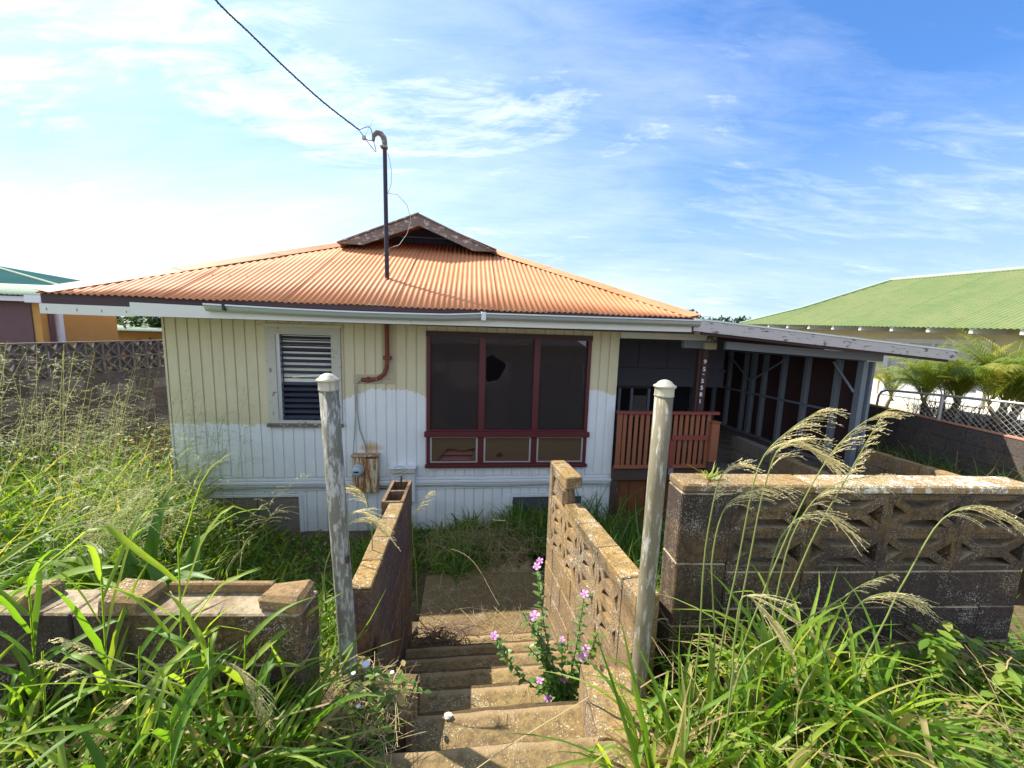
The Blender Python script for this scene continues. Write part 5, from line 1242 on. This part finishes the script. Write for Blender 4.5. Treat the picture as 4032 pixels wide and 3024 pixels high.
PLAB = {
'R1': 'tall drooping feathery plume, upper left of the pair before the carport', 'R2': 'full drooping feathery plume, lower of the pair before the carport',
'R3': 'tallest long plume leaning right before the carport posts', 'R4': 'stiff narrow plume crossing the tallest one near the dark wall',
'R5': 'small curled plume over the left corner of the pierced wall', 'R6': 'comb shaped plume over the left pier of the pierced wall',
'R7': 'plume rising in front of the white lichened wall top', 'R8': 'plume arching right across the first pierced openings',
'R9': 'largest arching plume at far right before the pierced wall', 'R10': 'slender spike leaning right across the lower pierced wall',
'R11': 'low arching plume below the slender spike at right', 'R12': 'pale drooping seed head in the grass right of the right pipe post',
'L1': 'arching plume between the leaning post and the left stair wall', 'L2': 'short plume just behind the arching one by the leaning post',
'L3': 'upright curled plume left of the hollow block', 'L4': 'pale upright plume just beyond the left stair wall by the house',
'L5': 'yellow seed head, upper of the two pointing left in the lower left grass', 'L6': 'yellow seed head, lower of the two pointing left in the lower left grass',
'L7': 'bleached dry seed head hanging in the lower left grass', 'L8': 'small drooping seed head lowest in the left grass'}
DENS = {'R1': 1.5, 'R2': 1.9, 'R9': 1.1, 'R12': 1.3, 'R3': 1.2, 'R10': .5, 'L5': .6, 'L6': .6, 'R4': .8}
FLEN = {'R10': .05, 'L5': .05, 'L6': .05, 'R4': .07, 'R12': .12, 'L7': .12, 'R2': .17, 'R1': .15, 'R9': .16}
for k_, pts in PL.items():
    p0 = Vector(pts[0]); g0 = gz(p0.x, p0.y)
    base = Vector((p0.x - (Vector(pts[1]) - p0).x * .4, p0.y, g0))
    full = spline([base] + pts, 8); full = np.array([tuple(q) for q in full])
    o = thing('plume_grass', PLAB[k_], 'grass plume', tuple(base), 'feathery grass plumes')
    jit_ = np.cumsum(rng.normal(0, .0012, full.shape), 0); full = full + jit_ - jit_ * np.linspace(0, 1, len(full))[:, None]
    MB().tube([tuple(q) for q in full[::2]] + [tuple(full[-1])], [.0035 * (1 - .75 * i / (len(full) / 2)) + .0004 for i in range(len(full[::2]) + 1)], 5).build('stem', M_pan, o)
    # plume: filaments springing from the last third, drooping to the tip's side
    nf = int(28 * DENS.get(k_, 1) * rng.uniform(.8, 1.15)); L_ = FLEN.get(k_, .13)
    i0 = int(len(full) * (.60 if len(pts) == 5 else .66)); seg = full[i0:]
    tdir = full[-1] - full[i0]; tdir[2] *= .3; tdir /= np.linalg.norm(tdir)
    u = rng.uniform(0, 1, nf); c = np.stack([np.interp(u, np.linspace(0, 1, len(seg)), seg[:, a]) for a in range(3)], -1)
    tang = np.stack([np.interp(u, np.linspace(0, 1, len(seg)), np.gradient(seg[:, a])) for a in range(3)], -1); tang /= np.linalg.norm(tang, axis=1, keepdims=True)
    d0_ = tang * .9 + tdir * .35 + rng.normal(0, .10, (nf, 3)); d0_ /= np.linalg.norm(d0_, axis=1, keepdims=True)
    K = 9; w_ = np.linspace(0, 1, K); fl_ = L_ * rng.uniform(.6, 1.15, nf) * (1.1 - .5 * u)
    br = c[:, None, :] + d0_[:, None, :] * (fl_[:, None, None] * w_[None, :, None]) + (tdir * .35)[None, None, :] * (fl_[:, None, None] * (w_ ** 2)[None, :, None])
    br[..., 2] -= fl_[:, None] * rng.uniform(.35, .85, nf)[:, None] * (w_ ** 2)[None, :]
    v1 = Veg(); lines(v1, br, .0009, rng.uniform(.1, .8, nf))
    # spikelets
    ns = 13; q = np.tile(np.linspace(.1, 1, ns), (nf, 1)) + rng.normal(0, .02, (nf, ns)); q = np.clip(q, 0, 1)
    sp_ = np.stack([np.stack([np.interp(q[j], w_, br[j, :, a]) for a in range(3)], -1) for j in range(nf)]).reshape(-1, 3)
    dr = np.repeat(br[:, -1] - br[:, 0], ns, 0); dr /= np.linalg.norm(dr, axis=1, keepdims=True); dr = dr + rng.normal(0, .28, dr.shape); dr /= np.linalg.norm(dr, axis=1, keepdims=True)
    sl = rng.uniform(.007, .013, len(sp_)); pth = sp_[:, None, :] + dr[:, None, :] * (sl[:, None, None] * np.array([0, .5, 1])[None, :, None])
    side = np.cross(dr, rng.normal(0, 1, dr.shape)); side /= np.linalg.norm(side, axis=1, keepdims=True)
    v1.ribbons(pth, np.tile(np.array([[.0007, .0030, .0005]]), (len(sp_), 1)), side, rng.uniform(.1, .85, len(sp_)))
    v1.build('plume', M_seed, o)
    if g0 > -.1:
        for j in range(2):
            v1 = Veg(); b0 = full[int(len(full) * (.12 + .16 * j))]
            blades(v1, b0[None], np.array([rng.uniform(.2, .36)]), np.array([.013]), np.array([.35]), np.array([rng.uniform(0, 6.28)]), np.array([.6]), np.array([.7]), 8, .18, .3); v1.build('leaf', M_grass, o)

# sprout on the wall top, vines, straw
vg = Veg(); n = 16
blades(vg, np.tile(np.array([[.995, 1.84, .846]]), (n, 1)) + rng.normal(0, .006, (n, 3)) * [1, 1, 0], rng.uniform(.06, .14, n), np.full(n, .008), rng.uniform(.5, .95, n), rng.uniform(0, 6.28, n), rng.uniform(.0, .3, n), tint(n, .6, .95, .2), 6, .2)
o = vg.build('grass_sprout', M_lime, None); o['label'] = 'small grass sprout growing on the left corner of the pierced wall top'; o['category'] = 'grass sprout'
def straw(vg, n, fx, L=(.08, .35), wd=.0022):
    b0 = np.array([fx() for _ in range(n)]); az = rng.uniform(0, 6.28, n); l = rng.uniform(*L, n); K = 5; u = np.linspace(-.5, .5, K)
    path = np.stack([b0[:, 0, None] + np.cos(az)[:, None] * l[:, None] * u, b0[:, 1, None] + np.sin(az)[:, None] * l[:, None] * u, b0[:, 2, None] + l[:, None] * (.25 - u ** 2) * rng.uniform(0, .5, n)[:, None] + l[:, None] * u * rng.normal(0, .12, n)[:, None]], -1)
    path[..., :2] += np.cumsum(rng.normal(0, .006, (n, K, 2)), 1)
    th = az + 1.57; side = np.stack([np.cos(th), np.sin(th), rng.normal(0, .4, n)], -1); side /= np.linalg.norm(side, axis=1, keepdims=True)
    vg.ribbons(path, np.full((n, K), wd) * rng.uniform(.5, 1.6, (n, 1)), side, rng.uniform(0, 1, n) * .98)
def tread_z(t_):
    z = 0
    for a, zt in ST:
        if t_ > a: z = zt
    return z
def f_straw():
    s = rng.normal(-.45, .38); t_ = rng.uniform(-2.75, -1.1); s = float(np.clip(s, -1.0, .15)); p = H(s, t_, 0); return (p.x, p.y, (tread_z(t_) if t_ < -1.74 else -1.215) + rng.uniform(.004, .05))
vg = Veg(); straw(vg, 380, f_straw)
straw(vg, 60, lambda: (lambda s, t_: (H(s, t_, 0).x, H(s, t_, 0).y, tread_z(t_) + .006))(rng.uniform(-.8, .3), rng.uniform(-4.3, -2.7)), (.04, .16))
straw(vg, 260, lambda: (rng.uniform(-2.0, -.75), rng.uniform(.8, 1.25), rng.uniform(.0, .22)), (.08, .4), .004)
straw(vg, 420, lambda: (rng.uniform(-.85, -.40), rng.uniform(1.15, 1.48), rng.uniform(-.01, .1)), (.05, .28), .0018)
straw(vg, 280, lambda: (rng.uniform(.65, 2.3), rng.uniform(.85, 1.7), rng.uniform(.0, .22)), (.08, .38), .0035)
straw(vg, 420, lambda: (lambda s, t_: (H(s, t_, 0).x, H(s, t_, 0).y, -1.2 + rng.uniform(.0, .25)))(rng.uniform(-1.1, .3), rng.uniform(-1.4, -.7)), (.15, .6), .003)
vg.build('dry_straw', M_straw, None, kind='stuff', label='loose dry straw lying on the path and steps')
vg = Veg()
straw(vg, 240, lambda: (lambda s, t_: (H(s, t_, 0).x, H(s, t_, 0).y, tread_z(t_) + rng.uniform(.01, .13)))(float(np.clip(rng.normal(-.82, .12), -1.03, -.4)), rng.uniform(-2.95, -2.45)), (.08, .3), .006)
vg.build('twig_pile', M_twig, None, kind='stuff', label='tangle of dead dark twigs at the foot of the left stair wall')
# long seed stalks crossing the path
for j, (a, b_, c, lab) in enumerate(((( -.80, 3.9, -.75), (-.35, 3.35, -.55), (-.05, 2.95, -.72), 'thin dry grass stalk bowing right across the landing'),
                                ((-.72, 4.1, -.9), (-.4, 3.9, -.48), (-.02, 3.7, -.35), 'thin pale grass stalk rising right over the landing'),
                                ((-.33, .98, .02), (.02, 1.15, .12), (.33, 1.30, .17), 'straight pale stalk lying across the top step'))):
    P_ = np.array([tuple(q) for q in spline([a, b_, c], 8)]); v1 = Veg(); lines(v1, P_[None], .0016, np.array([.7])); o = v1.build('grass_stalk', M_straw, None); o['label'] = lab; o['category'] = 'grass stalk'
# rubble chunk on the step
bm = bmesh.new(); bmesh.ops.create_icosphere(bm, subdivisions=2, radius=.016)
for q in bm.verts: q.co *= 1 + random.uniform(-.3, .35); q.co.z *= .5
me = bpy.data.meshes.new('rubble'); bm.to_mesh(me); bm.free(); me.materials.append(M_rubble); o = link('rubble_chunk', me); o.location = (-.235, 1.50, -.155); o['label'] = 'small white chunk of rubble on the second step'; o['category'] = 'rubble'

# periwinkle
pw = thing('periwinkle_plant', 'pink flowered periwinkle growing from the steps before the right stair wall', 'flowering plant', (.31, 1.72, -.33))
FL_ = [((.15, 1.75, .409), .95), ((.391, 1.75, .27), 1), ((.151, 1.75, .142), 1.25), ((-.049, 1.75, .028), 1), ((.288, 1.73, .035), .7), ((.194, 1.75, .006), .7), ((.394, 1.72, -.046), 1.25), ((.410, 1.73, -.015), 1.0), ((.184, 1.70, -.163), .9), ((.307, 1.72, -.172), .9), ((.222, 1.66, -.225), .95), ((.165, 1.77, .425), .8), ((.125, 1.76, .13), .9)]
FL_ = [((p[0] * q, p[1] * q, 1.53 + (p[2] - 1.53) * q), s) for p, s in FL_ for q in (1.0,)]
root = Vector((.31, 1.72, -.33))
def leafpair(v1, P_, n, s0):
    u = np.linspace(.12, .98, n)
    for i, uu in enumerate(u):
        k = min(len(P_) - 2, int(uu * (len(P_) - 1))); c = P_[k] + (P_[k + 1] - P_[k]) * (uu * (len(P_) - 1) - k)
        for sg in (0, math.pi):
            az = i * 1.57 + sg + rng.normal(0, .3); s_ = s0 * rng.uniform(.7, 1.15)
            K = 5; w_ = np.linspace(0, 1, K); el = rng.uniform(.1, .7)
            d = np.array([math.cos(az) * math.cos(el), math.sin(az) * math.cos(el), math.sin(el)])
            path = c[None, :] + d[None, :] * (w_ * s_)[:, None]; path[:, 2] -= s_ * .3 * w_ ** 2
            side = np.array([[-math.sin(az), math.cos(az), .1]]); v1.ribbons(path[None], (s_ * np.array([.06, .36, .46, .34, .04]))[None], side, np.array([rng.uniform(.1, .75)]), .12)
for i, (tip, sc) in enumerate(FL_):
    tip = Vector(tip); 
    if i not in (7, 11, 12):
        mp = root.lerp(tip, .5) + Vector(((tip.x - root.x) * .12, 0, .02 - .12 * abs(tip.x - root.x)))
        P_ = np.array([tuple(q) for q in spline([root, mp, tip - Vector((0, 0, .008))], 8)])
        MB().tube([tuple(q) for q in P_], [.0028 * (1 - .5 * k / len(P_)) for k in range(len(P_))], 6).build('stem', M_leaf if i % 2 else M_twig, pw)
        v1 = Veg(); leafpair(v1, P_, 9 + int((tip - root).length * 20), .047); v1.build('leaves', M_peri, pw, kind='stuff')
    # flower of five petals facing the camera and up
    fl = bpy.data.objects.new('flower', None)
    mb = MB(); nd = (Vector((0, 0, 1.53)) - tip).normalized() * .7 + Vector((rng.uniform(-.4, .1), 0, .6 + rng.uniform(-.2, .3))); nd.normalize()
    a = nd.orthogonal().normalized(); b_ = nd.cross(a); R0 = .0205 * sc
    first = None
    for k in range(5):
        th = k * 2 * math.pi / 5 + i; vs = [tuple(tip)]
        for q, (rr, dt) in enumerate(((.55, -.28), (.95, -.46), (1.08, -.12), (1.05, .22), (.85, .44), (.5, .25))):
            tt_ = th + dt; p_ = tip + (a * math.cos(tt_) + b_ * math.sin(tt_)) * R0 * rr + nd * (.003 * math.sin(q)); vs.append(tuple(p_))
        mb = MB(); mb.add(vs, [(0, j, j + 1) for j in range(1, 6)])
        if first is None: first = mb.build('flower', M_petal, pw)
        else: mb.build('petal', M_petal, first)
    mb = MB(); mb.add([tuple(tip + nd * .0025 + (a * math.cos(k * 1.05) + b_ * math.sin(k * 1.05)) * R0 * .16) for k in range(6)], [tuple(range(6))]); mb.build('flower_eye', M_eye, first)
# extra leafy shoots
for tip in ((.09, 1.76, .15), (.47, 1.76, .05), (.27, 1.62, -.28), (.43, 1.66, -.2), (.12, 1.72, .0), (.36, 1.70, -.12), (.2, 1.68, -.12)):
    P_ = np.array([tuple(q) for q in spline([root, root.lerp(Vector(tip), .5) + Vector((.02, 0, .02)), Vector(tip)], 8)]); v1 = Veg(); leafpair(v1, P_, 15, .046); v1.build('leaves', M_peri, pw, kind='stuff')
    MB().tube([tuple(q) for q in P_], .002, 5).build('stem', M_leaf, pw)
# heart-leaf vine by the left post with small white flowers
vn = thing('vine', 'leafy vine with tiny white flowers creeping round the foot of the leaning post', 'vine', (-.55, 1.4, 0))
for j in range(7):
    a = np.array([rng.uniform(-.75, -.45), rng.uniform(1.2, 1.5), .02]); b_ = a + np.array([rng.uniform(-.15, .25), rng.uniform(-.15, .2), rng.uniform(.02, .2)])
    P_ = np.array([tuple(q) for q in spline([a, (a + b_) / 2 + np.array([0, 0, .06]), b_], 6)]); v1 = Veg(); lines(v1, P_[None], .0014, np.array([.3])); v1.build('stem', M_leaf, vn)
    v1 = Veg(); leafpair(v1, P_, 7, .04); v1.build('leaves', M_lime, vn, kind='stuff')
for p_ in ((-.50, 1.40, .06), (-.60, 1.38, .16), (-.55, 1.30, .1), (-.47, 1.46, .09)): MB().lathe([(.002, -.004), (.010, .0), (.009, .002), (.001, .001)], p_, 5).build('flower', M_whitefl, vn)

# palms behind the fence
def palm(x, y, z, h, n, label, nf=9, L=.9):
    o = thing('areca_palm', label, 'palm', (x, y, z), 'areca palms behind the fence')
    for s_ in range(n):
        bx_, by_ = x + rng.normal(0, .10), y + rng.normal(0, .10); lx, ly = rng.normal(0, .12), rng.normal(0, .10); hh_ = h * rng.uniform(.75, 1.05)
        tp = [(bx_, by_, z), (bx_ + lx * .4, by_ + ly * .4, z + hh_ * .5), (bx_ + lx, by_ + ly, z + hh_)]
        MB().tube(spline(tp, 5), [.038 - .0012 * i for i in range(11)], 8).build('trunk', M_trunk, o)
        for f_ in range(nf):
            az = f_ * 2.4 + rng.normal(0, .3); K = 9; u = np.linspace(0, 1, K); rl_ = L * rng.uniform(.75, 1.15); ln = rng.uniform(.25, .8); dr = rng.uniform(.3, 1.1)
            outw = rl_ * (ln * .75 * u + .25 * u ** 2); upw = rl_ * (u * 1.25 - dr * .8 * u ** 2.4)
            path = np.stack([tp[2][0] + np.cos(az) * outw, tp[2][1] + np.sin(az) * outw, tp[2][2] + upw], -1)
            v1 = Veg(); lines(v1, path[None], np.linspace(.008, .002, K)[None], np.array([.8]))
            nl = 26; uu = np.repeat(np.linspace(.15, 1, nl), 2); sg = np.tile([1, -1], nl)
            c = np.stack([np.interp(uu, u, path[:, a]) for a in range(3)], -1); tg = np.stack([np.interp(uu, u, np.gradient(path[:, a])) for a in range(3)], -1); tg /= np.linalg.norm(tg, axis=1, keepdims=True)
            sd_ = np.stack([-np.sin(az) * sg, np.cos(az) * sg, np.zeros(len(sg))], -1)
            d = sd_ * .7 + tg * .7 + np.array([0, 0, .45]); d /= np.linalg.norm(d, axis=1, keepdims=True)
            ll = rl_ * .36 * np.sin(np.clip(uu, .1, .95) * 3.0 + .15) * rng.uniform(.85, 1.1, len(uu)); K2 = 5; w_ = np.linspace(0, 1, K2)
            pth = c[:, None, :] + d[:, None, :] * (ll[:, None, None] * w_[None, :, None]); pth[..., 2] -= (ll[:, None] * .75 * w_[None, :] ** 2)
            sdd = np.cross(d, sd_); sdd = tg * 1.0 - d * np.sum(tg * d, 1, keepdims=True); sdd /= np.linalg.norm(sdd, axis=1, keepdims=True) + 1e-6
            v1.ribbons(pth, np.tile(np.array([[.004, .011, .012, .008, .001]]), (len(uu), 1)), sdd, np.full(len(uu), rng.uniform(.15, .9)))
            v1.build('frond', M_palm, o)
q = H(7.15, -.15, 0); palm(q.x, q.y, .25, .42, 8, 'bushy areca palm nearest the carport behind the fence')
q = H(7.3, -.85, 0); palm(q.x, q.y, .25, .48, 8, 'taller areca palm at the right edge behind the fence', 11, 1.05)
q = H(7.3, .75, 0); palm(q.x, q.y, .2, .45, 2, 'small areca palm half hidden behind the carport corner', 7, .75)
# twiggy hedge under the palms
vg = Veg(); n = 500
b0 = np.array([tuple(H(rng.uniform(6.9, 7.3), rng.uniform(-2.2, .1), .2)) for _ in range(n)]); e_ = b0 + np.column_stack([rng.normal(0, .18, n), rng.normal(0, .18, n), rng.uniform(.1, .5, n)])
lines(vg, np.stack([b0, (b0 + e_) / 2 + rng.normal(0, .04, (n, 3)), e_], 1), .0045, rng.uniform(0, .6, n))
vg.build('twiggy_undergrowth', M_twig, None, kind='stuff', label='bare brown twigs under the palms')

# trees
def tree(x, y, z, h, w_, label, n=2600, leaf=.09, group='trees beyond the houses'):
    o = thing('tree', label, 'tree', (x, y, z), group)
    MB().tube([(x, y, z), (x + .1, y, z + h * .3), (x, y, z + h * .6)], [.05 * h, .04 * h, .02 * h], 8).build('trunk', M_trunk, o)
    for j in range(4):
        a = j * 1.57 + .4; MB().tube([(x, y, z + h * .35), (x + math.cos(a) * w_ * .25, y + math.sin(a) * w_ * .2, z + h * .6), (x + math.cos(a) * w_ * .4, y + math.sin(a) * w_ * .35, z + h * .8)], [.02 * h, .013 * h, .004 * h], 6).build('limb', M_trunk, o)
    nb = 16; bc = np.column_stack([rng.normal(0, w_ * .26, nb), rng.normal(0, w_ * .22, nb), rng.uniform(h * .45, h * .9, nb)]); br_ = rng.uniform(.13, .26, nb) * w_
    i = rng.integers(0, nb, n); d = rng.normal(0, 1, (n, 3)); d /= np.linalg.norm(d, axis=1, keepdims=True)
    p = bc[i] + d * (br_[i] * rng.uniform(.6, 1.05, n))[:, None] * np.array([1, 1, .7]) + np.array([x, y, z])
    v1 = Veg(); ground_leaves(v1, p, rng.uniform(.7, 1.3, n) * leaf, np.clip(rng.uniform(.05, .5, n) + .25 * rng.random(nb)[i], 0, .95), .7); v1.build('crown', M_tree, o)
tree(14.2, 26, -1.0, 4.35, 3.4, 'dark round tree between the orange roof and the green roof', 3000, .22)
tree(12.4, 25, -1.0, 3.75, 2.2, 'lower dark tree left of the round one behind the carport roof', 1800, .2)
tree(8.45, 19.5, -1, 4.4, 1.3, 'small leafy branch tip showing just above the right hip of the roof', 500, .16)
for j, (x, y, h, w_, lab) in enumerate(((-14.0, 14.5, 4.3, 4.5, 'dense dark tree seen between the orange house and the siding corner'), (-17.5, 17, 4.6, 5.0, 'dense tree farthest left behind the orange house'), (-11.0, 16.0, 3.9, 4.5, 'dense tree nearest the house corner at left'))):
    tree(x, y, -1.6, h, w_, lab, 5200, .17, 'trees behind the left neighbour')
# banana-like plant behind the porch opening
q = H(2.6, 4.6, 0); o = thing('banana_plant', 'bright green broad leaved plant seen through the gap behind the porch', 'plant', (q.x, q.y, -.5))
for i in range(9):
    v1 = Veg(); blades(v1, np.array([[q.x, q.y, .3]]), np.array([1.5]), np.array([.22]), np.array([rng.uniform(.1, .5)]), np.array([i * .7]), np.array([rng.uniform(.2, .8)]), np.array([.8]), 9, .12, .3); v1.build('leaf', M_lime, o)
